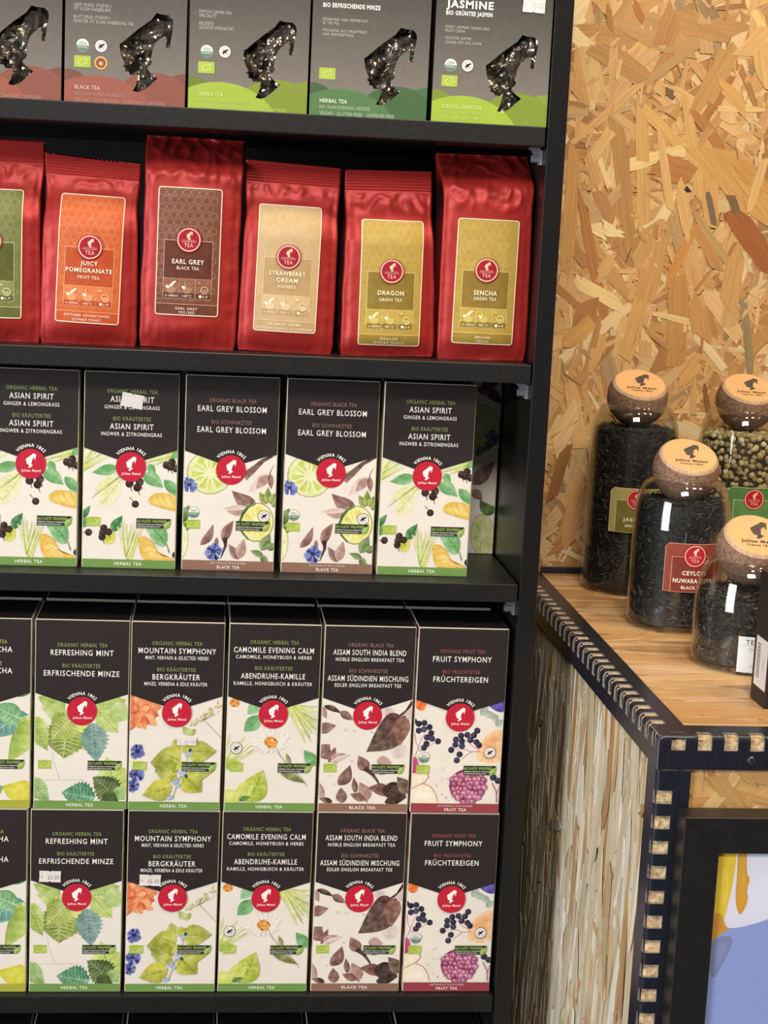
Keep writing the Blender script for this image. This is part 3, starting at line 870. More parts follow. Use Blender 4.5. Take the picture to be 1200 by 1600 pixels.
def art_earl(a):
    rg = random.Random(5)
    a_citrus(a, 370, 345, 250, 235, .2, H_('8a9a52'), H_('e6e6bd'), H_('c3cf62'), H_('d8dd8a'), 12)
    a_cornflower(a, 150, 475, 92, rg)
    a.stroke([(1120, 130), (960, 210), (850, 310), (750, 390)], 20, 95, H_('4d3a36'), H_('8e6d66'))
    a.stroke([(1100, 140), (980, 190), (880, 270)], 6, 2, H_('2e211f'))
    a.leaf(1040, 350, 800, 560, 130, H_('d9c3b8'), H_('e2d0c6')); a.leaf(1020, 370, 880, 520, 100, MV2, H_('b5928a')); a.leaf(1040, 355, 1050, 530, 70, MV1, MV2)
    a.stroke([(1035, 360), (1050, 310), (1085, 260)], 10, 4, MV3)
    a.leaf(880, 690, 615, 540, 150, MV1, MV2, MV3, bend=-.12); a.leaf(760, 780, 560, 770, 90, MV2, H_('c3a49a')); a.leaf(780, 720, 500, 745, 60, H_('cdb3a8'), H_('e0cdc2'))
    for x0, y0, x1, y1, w in ((1000, 690, 920, 560, 90), (1010, 680, 1015, 500, 80), (1040, 690, 1110, 560, 90), (1060, 720, 1130, 640, 70)):
        a.leaf(x0, y0, x1, y1, w, H_('51703a'), H_('b3bd62'), H_('36522a'))
    a_citrus(a, 890, 890, 185, 215, .15, H_('4c6a35'), H_('e9e6b5'), H_('dbd35c'), H_('e9e184'), 10)
    a.stroke([(745, 780), (705, 880), (730, 1000), (800, 1080)], 30, 20, H_('3e5c2e'), H_('587a3c'))
    a.stroke([(745, 780), (800, 720), (880, 690)], 40, 12, H_('3e5c2e'), H_('6f8d4a'))
    for x0, y0, x1, y1, w in ((940, 1200, 1040, 1010, 120), (960, 1260, 820, 1200, 70), (930, 1270, 1020, 1330, 80), (1000, 1180, 1110, 1130, 90)):
        a.leaf(x0, y0, x1, y1, w, H_('41603c'), H_('9fb074'), H_('2c4529'))
    a.leaf(20, 900, 150, 700, 130, H_('4d6b3a'), H_('8aa05a'), H_('34502b')); a.leaf(60, 960, 180, 900, 90, H_('3b5830'), H_('7f9a55'))
    a_citrus(a, 20, 1100, 115, 210, .08, H_('93a05a'), H_('ecead0'), H_('dcdc9c'), H_('e6e6b4'), 12)
    a.leaf(270, 1140, 410, 910, 90, MV1, MV2, MV3, bend=.1); a.leaf(440, 1150, 450, 1050, 50, MV1, MV2)
    a.leaf(515, 1100, 635, 870, 110, MV1, MV2, MV3, bend=-.05); a.stroke([(540, 1060), (545, 1150), (490, 1290)], 55, 8, H_('3a2b29'), H_('4a3937'))
    a_cornflower(a, 415, 1210, 100, rg)
    a.leaf(690, 1300, 580, 1130, 90, MV1, MV2, MV3); a.leaf(690, 1290, 750, 1070, 110, MV2, H_('c7aaa0'), MV1)
def art_mint(a):
    for x0, y0, x1, y1, w, c1, c2, v in (
        (330, 600, 190, 545, 80, '9db35a', 'b9c978', '7d9448'), (340, 640, 210, 600, 70, 'a9bd66', 'c6d391', None),
        (480, 640, 640, 560, 110, '9fb860', 'bccb80', '7f9a4c'), (500, 620, 600, 730, 90, 'b2c56a', 'cfd98f', '8aa550'),
        (560, 600, 660, 660, 90, 'a3bd70', 'c3d292', None), (340, 680, 320, 860, 190, '6e7d3a', '9fae54', 'd5dca0'),
        (370, 650, 260, 760, 120, '8d9d47', 'b3c062', 'dde2b0'), (430, 680, 440, 740, 80, 'cfd76f', 'dfe59a', None),
        (470, 680, 490, 880, 110, '6f8f86', '93aea6', '5d7b74'), (150, 640, 240, 820, 90, '92ad50', 'b9cb74', '738f3e'),
        (140, 960, 250, 1080, 80, '88a860', 'a9c488', '6a8c48'), (600, 1070, 540, 850, 150, 'b3c460', 'cdd98a', '8fa848'),
        (600, 1060, 470, 950, 110, '3d4f30', '75854e', 'a9b58a'), (480, 1060, 310, 1030, 110, '3f7a55', '6fa47c', 'a9cdb0'),
        (580, 1010, 630, 1070, 60, '7ea060', 'a9c47a', None), (520, 1040, 600, 1075, 60, '2f3b26', '5f6f3e', None)):
        a.leaf(x0, y0, x1, y1, w * 1.25, H_(c1), H_(c2), H_(v) if v else None, serr=.12, n=20)
    a.stroke([(200, 800), (260, 790), (270, 870), (300, 960)], 3, 2, H_('cdc0b8')); a.stroke([(190, 965), (420, 968)], 2, 2, H_('cabdb6'))
def art_mountain(a):
    rg = random.Random(9)
    O1, O2, O3 = H_('d9683f'), H_('f0a06c'), H_('b8492e')
    a_blob(a, [(40, 160), (250, 200), (400, 330), (360, 480), (250, 560), (100, 570), (30, 500)], O1, O2, 1)
    for k in range(34):
        t = -.9 + 2.9 * (k % 17) / 16; rr = 375 if k < 17 else 240
        r = rr * rg.uniform(.8, 1.05)
        ex, ey = 85 + r * math.cos(t), 335 + r * .82 * math.sin(t)
        a.leaf(110 + 40 * math.cos(t), 350 + 40 * math.sin(t), ex, ey, 105, mixc(O1, O2, rg.random()), mixc(O2, O1, rg.random() * .6), O3, fat=1.5, tipc=mixc(O3, O2, rg.random()))
    for x, y, l, t in ((180, 370, 120, -.3), (230, 420, 130, .4), (120, 290, 90, -1.2), (280, 470, 120, .7)):
        a.leaf(x, y, x + l * math.cos(t), y + l * math.sin(t), 70, O2, H_('f6b98a'), None, fat=1.4)
    for x, y, r in ((145, 850, 100), (130, 1120, 95), (90, 1260, 80)):
        a_cornflower(a, x, y, r, rg)
    a.stroke([(920, 480), (1030, 590), (1130, 700)], 6, 4, H_('a9a27a'))
    for k in range(60):
        t = rg.uniform(0, 1); x = 790 + 340 * t + rg.uniform(-35, 35); y = 540 - 230 * t + rg.uniform(-60, 50) * (0.4 + t * .7)
        a.disc(x, y, rg.uniform(9, 18), rg.uniform(7, 13), H_('efe5bb') if k % 3 else H_('dccb85'), H_('cdbb7a') if k % 4 else H_('7d7a45'), rg.uniform(0, 3), 9)
    for x, y in ((830, 510), (880, 440), (960, 410), (1050, 390), (1100, 400)):
        a.stroke([(920, 485), (x, y)], 4, 2, H_('6f6b3f'))
    for x0, y0, x1, y1, w, c1, c2 in (
        (750, 655, 680, 560, 60, 'a9b85a', 'cdd48a'), (750, 655, 830, 590, 60, 'b9c46a', 'd7dc9c'), (610, 830, 590, 700, 90, 'b3b84a', 'd6d584'),
        (660, 830, 770, 780, 100, 'b9bb48', 'd9d77a'), (640, 980, 300, 975, 270, 'b7bb46', '8b9440'), (640, 960, 420, 850, 200, 'd4d05a', 'a7ae40'),
        (720, 850, 1075, 855, 190, 'c9cb62', 'a6ad45'), (610, 1090, 350, 1070, 210, '9aa640', 'd0d26a'), (600, 1130, 520, 1180, 130, 'd9d75e', 'b0b548'),
        (690, 1130, 900, 1330, 210, 'cdcb50', '8e9c3e'), (720, 1060, 1030, 1090, 200, 'c4c75a', '9ba745'), (690, 1060, 640, 960, 120, 'e0dc78', 'cfce5c'),
        (550, 1270, 205, 1360, 190, 'd6d052', 'a9b04a')):
        a.leaf(x0, y0, x1, y1, w * 1.3, H_(c1), H_(c2), H_('8f9444'), serr=.09, n=20, tipc=mixc(H_(c1), H_('6a6f38'), .55))
    a.stroke([(735, 880), (720, 1000), (660, 1120), (610, 1240), (555, 1400)], 9, 12, H_('a7b3a2'))
    for x, y in ((735, 885), (760, 860), (650, 1080), (690, 1100), (665, 1130), (600, 1200), (620, 1250), (585, 1215), (520, 1395), (545, 1390)):
        a.disc(x, y, 28, 24, H_('c5d3e2'), H_('8fa7c4'), 0, 9)
    a.disc(765, 840, 18, 26, H_('26282a'), H_('2f3a34'), .4, 8); a.disc(720, 1140, 20, 24, H_('26282a'), H_('2f3a34'), -.4, 8)
def art_camomile(a):
    rg = random.Random(4)
    def daisy(x, y, r, cr_):
        for k in range(17):
            t = 2 * PI * k / 17 + rg.uniform(-.1, .1); rr = r * rg.uniform(.8, 1.1)
            a.leaf(x + cr_ * .5 * math.cos(t), y + cr_ * .4 * math.sin(t), x + rr * math.cos(t), y + rr * .72 * math.sin(t), r * .22, H_('f3eee2'), H_('e4ddcf'), H_('c9beb0'), fat=1.3)
        a.disc(x, y, cr_, cr_ * .82, H_('e8a04a'), H_('d98a3c'), .2, 18)
        for k in range(26):
            t, q = rg.uniform(0, 2 * PI), math.sqrt(rg.random()) * cr_ * .9
            a.disc(x + q * math.cos(t), y + q * .8 * math.sin(t), cr_ * .12, cr_ * .1, H_('f2bf62') if k % 2 else H_('c8702e'), None, 0, 7, new=(k == 0))
    daisy(200, 285, 150, 62)
    a.leaf(520, 430, 310, 620, 170, GR1, GR2, H_('3a6b40'), fat=1.0); a.leaf(470, 300, 350, 420, 130, H_('7fb37c'), H_('a2cb98'))
    a_grass(a, 830, 340, 420, .0, .22, 6, rg, 30, LG); a_grass(a, 835, 350, 450, .25, 1.1, 22, rg, 40, LG)
    a_grass(a, 70, 1050, 430, -1.4, -.55, 16, rg, 26, LG)
    a.leaf(60, 1000, 280, 990, 130, H_('a8ba54'), H_('bccb6c'))
    daisy(625, 745, 225, 80)
    a.stroke([(670, 780), (730, 900), (800, 985), (900, 1080), (1000, 1190), (1050, 1270)], 7, 4, H_('8d8a66'))
    a.stroke([(620, 800), (590, 880)], 4, 2, H_('8d8a66'))
    a.leaf(850, 1000, 800, 870, 50, H_('7f8a4c'), H_('a3aa70')); a.leaf(720, 1075, 1035, 1225, 90, H_('6b6e3c'), H_('94955a'), H_('4f5230'), serr=.2, n=20)
    a.leaf(1150, 1020, 1010, 835, 140, GR1, GR2, H_('3a6b40'))
    a_blob(a, [(40, 1310), (120, 1290), (230, 1320), (280, 1460), (40, 1460)], H_('cbd36a'), H_('d8dd86'))
    a.leaf(330, 1440, 530, 1070, 300, H_('9fb23f'), H_('c3c95a'), H_('6f8a35'), bend=.05); a.leaf(240, 1400, 420, 1180, 190, H_('c4cc58'), H_('d5d878'), H_('96a545'))
    a.leaf(245, 1420, 380, 1380, 60, H_('4f7a3a'), H_('6f9646'))
def art_assam(a):
    L = lambda x0, y0, x1, y1, w, *r, **k: a.leaf(x0, y0, x1, y1, w * 1.2, *r, **k)
    D1, D2, D3, P1, P2 = H_('4a3431'), H_('6e504a'), H_('2e2523'), H_('a07d72'), H_('c9b1a6')
    a_blob(a, [(800, 360), (900, 335), (960, 380), (940, 440), (830, 450)], H_('d3c4bd'), H_('c4b2ab'))
    a_blob(a, [(890, 820), (960, 750), (1080, 760), (1110, 860), (1020, 950), (920, 920)], H_('dccfc8'), H_('cfc0b9'))
    L(120, 320, 330, 410, 55, D3, D2, None, bend=-.05); L(310, 385, 470, 490, 80, D2, P1, None)
    L(90, 330, 150, 470, 70, P2, P1); L(40, 600, 265, 550, 110, H_('7b5a50'), P1, D2); L(40, 900, 190, 770, 170, H_('77554c'), P1, D2, bend=.1)
    a.stroke([(1160, 270), (1090, 380), (1020, 430), (900, 560)], 34, 26, H_('3d2b29'), D2)
    L(1010, 430, 740, 590, 190, H_('5a3d3b'), H_('6e4b48'), None, bend=-.12); L(1020, 440, 615, 860, 270, H_('523938'), H_('6d4f4b'), H_('86675f'), bend=-.1, tipc=H_('5f5648'))
    L(1070, 430, 1010, 790, 170, H_('7d564a'), H_('96705f'), D2, bend=.05); L(1110, 480, 1140, 340, 80, P2, H_('d8c9c2'))
    L(180, 980, 260, 800, 70, D2, P1); L(190, 970, 375, 880, 90, P1, H_('b9958a')); L(200, 980, 440, 890, 50, P2, H_('e2d4cb'))
    a.stroke([(170, 985), (200, 940)], 9, 7, D3)
    L(290, 1250, 430, 1010, 120, H_('6d4d48'), P1, D2, bend=.1)
    L(640, 1080, 525, 900, 120, H_('76524b'), P1, D2, bend=-.05); a.stroke([(600, 1050), (690, 1120), (740, 1190), (800, 1290)], 60, 8, H_('4a3833'), D3)
    L(740, 960, 920, 990, 110, P1, P2); L(740, 1100, 880, 1110, 40, H_('8b7d74'), P1)
    L(490, 1340, 470, 1155, 60, D3, P1); L(620, 1440, 540, 1215, 140, P1, H_('c09d90'), D2, bend=.05); L(600, 1420, 425, 1350, 80, H_('77534b'), P1); a.stroke([(590, 1400), (635, 1455)], 10, 8, D2)
    L(330, 1460, 320, 1275, 110, H_('73564d'), H_('8f7163')); L(100, 1420, 50, 1190, 80, P1, P2); L(220, 1450, 60, 1400, 60, H_('5d4a44'), P1); L(210, 1450, 120, 1390, 40, D3, D2)
    L(900, 1340, 640, 1280, 120, H_('6f4b45'), H_('8a625a'), D2, bend=.06); L(800, 1300, 1090, 1390, 170, H_('4a3a36'), H_('3a2f2c'), H_('6d564f'), bend=-.1)
    L(830, 1450, 1090, 1390, 90, H_('2f2624'), H_('4d3d38')); L(1110, 1350, 975, 1150, 130, H_('5f4c42'), H_('8a6f5d'), D3, bend=.05)
    for x, y, r in ((375, 600, 24), (475, 610, 22), (685, 628, 18), (450, 970, 18), (190, 1135, 16), (240, 1240, 14)):
        a.disc(x, y, r * 1.3, r * .7, H_('d3c9c2'), H_('d9cfc6'), .3, 9)
def art_fruit(a):
    rg = random.Random(8)
    E1, E2 = H_('26243a'), H_('5b5a78')
    a_blob(a, [(110, 200), (250, 270), (220, 370), (150, 380), (100, 330)], H_('e08a3c'), H_('e9663f'))
    a_blob(a, [(940, 300), (1010, 250), (1160, 220), (1160, 400), (1050, 390)], H_('4a3f96'), H_('7a70c0'))
    for x0, y0, x1, y1 in ((870, 430, 960, 340), (900, 410, 1060, 440), (1000, 420, 1090, 520), (1050, 560, 1130, 480)):
        a.leaf(x0, y0, x1, y1, 90, H_('b9c4b6'), H_('93a396'))
    a_blob(a, [(810, 990), (830, 800), (900, 690), (1060, 590), (1150, 600), (1150, 1000)], H_('eecaa0'), H_('e29a5c'))
    for k in range(7):
        a.stroke([(840 + 30 * k, 980 - 10 * k), (960 + 20 * k, 780 - 15 * k), (1080 + 10 * k, 640)], 5, 4, H_('d48742') if k % 2 else H_('f2d3a6'))
    PK = H_('b0577f')
    for pts in (((60, 1000), (130, 840), (180, 700), (220, 640)), ((100, 640), (110, 740), (150, 840)), ((860, 850), (760, 860), (690, 830), (570, 830)), ((760, 860), (690, 910), (650, 950)), ((850, 830), (770, 790), (690, 710)), ((150, 850), (210, 830), (330, 750))):
        a.stroke(list(pts), 9, 6, PK, H_('c98aa6'))
    for x, y in ((90, 500), (145, 530), (210, 520), (145, 610), (205, 595), (270, 570), (290, 640), (240, 690), (300, 705), (235, 765), (205, 810), (370, 735),
                 (640, 670), (580, 715), (650, 735), (575, 775), (650, 790), (715, 660), (750, 720), (790, 665), (830, 610), (820, 745), (850, 780), (525, 835), (622, 888), (590, 957)):
        a_berry(a, x, y, 36, E1, E2)
    a_blob(a, [(30, 940), (120, 900), (150, 1060), (270, 1090), (250, 1130), (30, 1110)], H_('b83f74'), H_('cf6a98'))
    a_blob(a, [(30, 1110), (240, 1090), (265, 1140), (210, 1220), (130, 1260), (30, 1290)], H_('e9d9bd'), H_('f2e8d4'))
    a_blob(a, [(30, 1290), (130, 1250), (230, 1230), (320, 1300), (365, 1420), (360, 1480), (30, 1480)], H_('eaddc4'), H_('f3ead8'))
    a.stroke([(40, 1300), (130, 1255), (210, 1220), (262, 1150), (235, 1095), (150, 1070)], 7, 9, H_('a8685c')); a.stroke([(210, 1235), (290, 1270), (345, 1360), (360, 1440)], 9, 7, H_('b5776a'))
    a.disc(715, 1260, 215, 200, H_('a93a72'), H_('8e2f63'), 0, 30)
    R1 = [H_('c0527f'), H_('b8416f'), H_('d0719a'), H_('a03a78')]
    for row in range(8):
        for k in range(8):
            x = 540 + 52 * k + (26 if row % 2 else 0) + rg.uniform(-12, 12); y = 1085 + 50 * row + rg.uniform(-12, 12)
            if ((x - 715) / 205) ** 2 + ((y - 1260) / 190) ** 2 < 1:
                c = R1[rg.randrange(4)]
                q = rg.uniform(30, 46); a.disc(x, y, q, q * .92, mixc(c, WHITE, .22), mixc(c, (0.08, 0.0, 0.04), .45), 0, 12)
                a.disc(x - 8, y - 10, 12, 9, H_('efc7d6'), mixc(c, WHITE, .4), -.5, 7)
    a.stroke([(1000, 1220), (1050, 1320), (1055, 1450)], 9, 12, H_('a8477a')); a.stroke([(1090, 1250), (1055, 1350)], 7, 8, H_('a8477a'))
    a_berry(a, 1015, 1155, 38, E1, E2); a_berry(a, 1070, 1195, 36, E1, E2)
    for k in range(24):
        a.disc(rg.uniform(330, 560), rg.uniform(990, 1430), rg.uniform(2, 7), None, H_('9a9498'), None, 0, 6, new=(k == 0))
def art_sencha(a):
    a.leaf(150, 530, 60, 545, 20, GR3, GR1)
    a.stroke([(150, 620), (60, 690), (-60, 720)], 9, 6, H_('e8ead0'))
    a.leaf(150, 640, -60, 760, 130, H_('4f8a80'), H_('7aa79a'), H_('dfe6d5'), bend=.08); a.leaf(110, 660, -40, 590, 110, H_('5f9a5c'), H_('8fba86'), H_('dfe6d5'))
    a.leaf(140, 640, 60, 870, 110, H_('a3b848'), H_('c3cf72'), H_('e6eabf'), bend=-.1); a.leaf(140, 660, 40, 900, 80, H_('8aa548'), H_('b5c56a'))
    a_blob(a, [(0, 1000), (60, 985), (150, 960), (170, 1080), (60, 1080)], H_('cfc63c'), H_('dfd75e'))
    a.leaf(-100, 1060, 20, 1000, 90, GR1, GR2)

def letters(a, rows):
    for s, u0, u1, v, cap, c, bold in rows:
        a.text(s, u0 * BW, u1 * BW, v * BH, cap * BH, c, bold)
def two_langs(acc, l1, t1, s1, l2, t2, s2):
    out = []
    for kind, d in ((0, l1), (1, t1), (2, s1), (0, l2), (1, t2), (2, s2)):
        if d is None:
            continue
        s, u0, u1, v = d
        out.append((s, u0, u1, v, (.0205, .030, .0195)[kind], acc if kind == 0 else WHITE, (.002, .006, .004)[kind]))
    return out
GACC, BACC, RACC = H_('8f9f5e'), H_('9a7266'), H_('a3565a')
DES = {
 'asian': dict(art=art_asian, dig=(120, 620, 5.712, .0653, .0178, .3715), band=GREENB, foot=('HERBAL TEA',), usda=None, frog=None, eu=1,
   rows=two_langs(GACC, ('ORGANIC HERBAL TEA', .24, .77, .095), ('ASIAN SPIRIT', .275, .735, .135), ('GINGER & LEMONGRASS', .215, .795, .175),
                  ('BIO KRÄUTERTEE', .31, .705, .233), ('ASIAN SPIRIT', .275, .735, .272), ('INGWER & ZITRONENGRAS', .185, .825, .311))),
 'earl': dict(art=art_earl, dig=(275, 690, 7.059, .1483, .0178, .3715), band=BROWNB, foot=('BLACK TEA', 'NATURALLY FLAVOURED'), usda=(.12, .70), frog=(.875, .71), eu=1,
   rows=two_langs(BACC, ('ORGANIC BLACK TEA', .255, .755, .124), ('EARL GREY BLOSSOM', .135, .865, .166), None,
                  ('BIO SCHWARZTEE', .285, .71, .233), ('EARL GREY BLOSSOM', .135, .865, .272), None)),
 'mint': dict(art=art_mint, dig=(0, 920, 3.243, .0298, 0, .1655), band=GREENB, foot=('HERBAL TEA',), usda=None, frog=None, eu=1,
   rows=two_langs(GACC, ('ORGANIC HERBAL TEA', .233, .763, .13), ('REFRESHING MINT', .165, .83, .17), None,
                  ('BIO KRÄUTERTEE', .29, .69, .238), ('ERFRISCHENDE MINZE', .095, .895, .278), None)),
 'mountain': dict(art=art_mountain, dig=(195, 1060, 7.5, .1089, 0, .1655), band=GREENB, foot=('HERBAL TEA',), usda=None, frog=None, eu=1,
   rows=two_langs(GACC, ('ORGANIC HERBAL TEA', .225, .76, .111), ('MOUNTAIN SYMPHONY', .08, .91, .15), ('MINT, VERVAIN & SELECTED HERBS', .155, .83, .187),
                  ('BIO KRÄUTERTEE', .285, .695, .248), ('BERGKRÄUTER', .235, .745, .287), ('MINZE, VERBENA & EDLE KRÄUTER', .15, .825, .324))),
 'camomile': dict(art=art_camomile, dig=(340, 1060, 7.5, .1904, 0, .1655), band=GREENB, foot=('HERBAL TEA',), usda=None, frog=(.115, .66), eu=1,
   rows=two_langs(GACC, ('ORGANIC HERBAL TEA', .23, .755, .095), ('CAMOMILE EVENING CALM', .055, .92, .136), ('CAMOMILE, HONEYBUSH & HERBS', .08, .90, .173),
                  ('BIO KRÄUTERTEE', .29, .695, .232), ('ABENDRUHE-KAMILLE', .14, .835, .273), ('KAMILLE, HONIGBUSCH & KRÄUTER', .065, .915, .313))),
 'assam': dict(art=art_assam, dig=(490, 1060, 7.5, .2710, 0, .1655), band=BROWNB, foot=('BLACK TEA',), usda=None, frog=None, eu=1,
   rows=two_langs(BACC, ('ORGANIC BLACK TEA', .26, .755, .10), ('ASSAM SOUTH INDIA BLEND', .10, .90, .139), ('NOBLE ENGLISH BREAKFAST TEA', .13, .88, .177),
                  ('BIO SCHWARZTEE', .285, .705, .237), ('ASSAM SÜDINDIEN MISCHUNG', .05, .935, .277), ('EDLER ENGLISH BREAKFAST TEE', .13, .86, .314))),
 'fruit': dict(art=art_fruit, dig=(635, 1060, 7.5, .3510, 0, .1655), band=REDB, foot=('FRUIT TEA', 'NATURALLY FLAVOURED'), usda=(.125, .695), frog=(.86, .665), eu=1,
   rows=two_langs(RACC, ('ORGANIC FRUIT TEA', .245, .745, .122), ('FRUIT SYMPHONY', .17, .82, .164), None,
                  ('BIO FRÜCHTETEE', .285, .70, .232), ('FRÜCHTEREIGEN', .185, .79, .272), None)),
 'sencha': dict(art=art_sencha, dig=(0, 920, 3.243, -.0512, 0, .1655), band=H_('a8a83e'), foot=('GREEN TEA',), usda=None, frog=None, eu=1,
   rows=two_langs(H_('a9b04a'), ('ORGANIC GREEN TEA', .255, .745, .12), ('GREEN SENCHA', .2, .80, .16), None,
                  ('BIO GRÜNTEE', .31, .69, .232), ('GRÜNE SENCHA', .2, .80, .27), None)),
}
def seal_usda(a, x, y, r):
    a.disc(x, y, r, r, H_('e9e9e2'), None, 0, 26)
    a.up()
    a.poly([(x + r * .9 * math.cos(t), y + r * .9 * math.sin(t)) for t in [PI * k / 14 for k in range(15)]], H_('5c7f6a'))
    a.ring(x, y, r * .93, r, H_('5c6a60'))
    a.text('USDA', x - r * .55, x + r * .55, y - r * .34, r * .42, H_('55685c'), .02)
    a.text('ORGANIC', x - r * .72, x + r * .72, y + r * .24, r * .28, H_('e4e8e0'), .01)
def seal_frog(a, x, y, r):
    a.disc(x, y, r, r, H_('ece8e2'), None, 0, 26)
    a.ring(x, y, r * .9, r, H_('55504e')); a.ring(x, y, r * .60, r * .66, H_('8b8582'))
    K = H_('2e2c2c')
    a.leaf(x - r * .45, y + r * .28, x + r * .5, y - r * .33, r * .42, K, K, None, fat=.9)
    a.disc(x + r * .36, y - r * .26, r * .17, r * .13, K, None, 0, 10)
    for p in (((x - .1 * r, y + .1 * r), (x - .2 * r, y - .3 * r), (x - .42 * r, y - .22 * r)), ((x, y), (x + .22 * r, y + .3 * r), (x + .42 * r, y + .22 * r)), ((x - .3 * r, y + .2 * r), (x - .1 * r, y + .48 * r))):
        a.stroke(list(p), r * .14, r * .07, K)
def mark_eu(a, x, y, w, h):
    a.up(); a.poly([(x, y), (x + w, y), (x + w, y + h), (x, y + h)], H_('a6bb4a'), new=False)
    a.up()
    for k in range(11):
        t = .35 + 5.4 * k / 10
        a.disc(x + w * (.5 + .27 * math.cos(t)), y + h * (.5 + .25 * math.sin(t) - .1 * math.cos(t)), h * .05, None, H_('dfe6b5'), None, 0, 6, new=False)
def mark_plastic(a, x, y, w, h):
    K, G = H_('26301f'), H_('7f9e45')
    a.up(); a.poly([(x, y), (x + w * .98, y), (x + w * .86, y + h * .55), (x, y + h * .55)], K, new=False)
    a.poly([(x, y + h * .5), (x + w * .80, y + h * .5), (x + w * .80, y + h), (x, y + h)], K, new=False)
    a.leaf(x + w * .80, y + h * 1.05, x + w * .99, y + h * .1, w * .16, G, H_('b3c870'), None)
    a.text('NO PLASTIC WRAPPINGS', x + w * .02, x + w * .86, y + h * .28, h * .30, H_('9fb95c'), .02)
    a.text('INNENBEUTEL OHNE PLASTIK UMVERPACKUNG', x + w * .02, x + w * .80, y + h * .62, h * .14, WHITE, .01)
    a.text('COMPOSTABLE BAGS WITHOUT PLASTIC', x + w * .02, x + w * .68, y + h * .85, h * .14, WHITE, .01)
LAY = {}
def make_carton(name, key, loc, group, label):
    D = DES[key]
    root = thing(name, label, 'tea box', loc, (0, 0, 0), group)
    bm = bmesh.new(); bm_box(bm, 0, BW, 0, BD, 0, BH)
    bmesh.ops.bevel(bm, geom=bm.edges[:], offset=0.0007, segments=1, affect='EDGES')
    bm.normal_update()
    for f in bm.faces:
        n = f.normal
        f.material_index = 1 if n.z > .99 else (0 if max(abs(n.x), abs(n.y), abs(n.z)) > .99 else 2)
    bm_obj('carton', bm, [M['cream_card'], M['black_card'], M['edge_card']], root)
    ox, oy, s, xl, y0, zb = D['dig']
    a = Art(digitiser(ox, oy, s, xl, y0, zb + BH))
    D['art'](a)
    a.fwd = None
    m = 0.0006
    fm = lambda x, y, l: (x, -l, BH - y)
    top = a.layer
    # header panel with its chevron foot, foot band
    vb = .946 if len(D['foot']) > 1 else .953
    hp = Art()
    hp.poly([(m, m), (BW - m, m), (BW - m, .385 * BH), (BW / 2, .463 * BH), (m, .385 * BH)], BLACK)
    fb = Art(); fb.poly([(m, vb * BH), (BW - m, vb * BH), (BW - m, BH - m), (m, BH - m)], D['band'])
    a.layer += 3
    if D['usda']:
        seal_usda(a, D['usda'][0] * BW, D['usda'][1] * BH, .062 * BW)
    if D['frog']:
        seal_frog(a, D['frog'][0] * BW, D['frog'][1] * BH, .066 * BW)
    mark_eu(a, .045 * BW, .738 * BH, .145 * BW, .046 * BH)
    mark_plastic(a, .575 * BW, .738 * BH, .375 * BW, .05 * BH)
    pr = a.build('front_print', fm, M['print'], root, clip=(m, BW - m, m, BH - m), eps=4e-6, base=3e-5)
    lay = 3e-5 + a.layer * 4e-6 + 1.2e-4
    hp.build('header_print', fm, M['flat_print'], root, eps=0, base=3e-5 + (top + 2) * 4e-6)
    fb.build('foot_band', fm, M['flat_print'], root, eps=0, base=3e-5 + (top + 2) * 4e-6)
    t = Art(); letters(t, D['rows'])
    t.layer = 0
    if len(D['foot']) > 1:
        t.text(D['foot'][1], .31 * BW, .70 * BW, .958 * BH, .010 * BH, mixc(D['band'], WHITE, .65), .01)
        t.text(D['foot'][0], .385 * BW, .63 * BW, .979 * BH, .016 * BH, WHITE, .012)
    else:
        t.text(D['foot'][0], .35 * BW, .64 * BW, .974 * BH, .017 * BH, WHITE, .012)
    t.arc_text('VIENNA 1862', .505 * BW, .4745 * BH, .178 * BW, -.86, .86, .017 * BH, WHITE, .02)
    for i in range(len(t.t)):
        t.t[i] = (t.t[i][0], t.t[i][1], 0)
    t.build('lettering', fm, M['letter'], root, base=lay)
    a = Art(); a.disc(.505 * BW, .4765 * BH, .160 * BW, None, H_('bf2036'), None, 0, 48)
    b = a.build('logo_badge', fm, M['flat_print'], root, base=lay + 2e-5)
    e = Art(); e.poly(head_at(.507 * BW, .4605 * BH, .155 * BW, 1.0), WHITE)
    e.text('Julius Meinl', .505 * BW - .098 * BW, .505 * BW + .104 * BW, .5105 * BH, .0125 * BH, WHITE, .016)
    e.t = [(p, c, 0) for p, c, l in e.t]
    e.build('emblem', fm, M['letter'], b, base=lay + 6e-5)
    LAY[key] = lay
    # printed sides: the pattern runs on round the carton
    for sd in (-1, 1):
        sa = Art()
        side_art(sa, key)
        if sd < 0:
            mp = lambda x, y, l: (-l, BD - x, BH - y)
        else:
            mp = lambda x, y, l: (BW + l, x, BH - y)
        sa.build('side_print', mp, M['print'], root, clip=(m, BD - m, m, BH - m), eps=4e-6, base=3e-5)
    return root
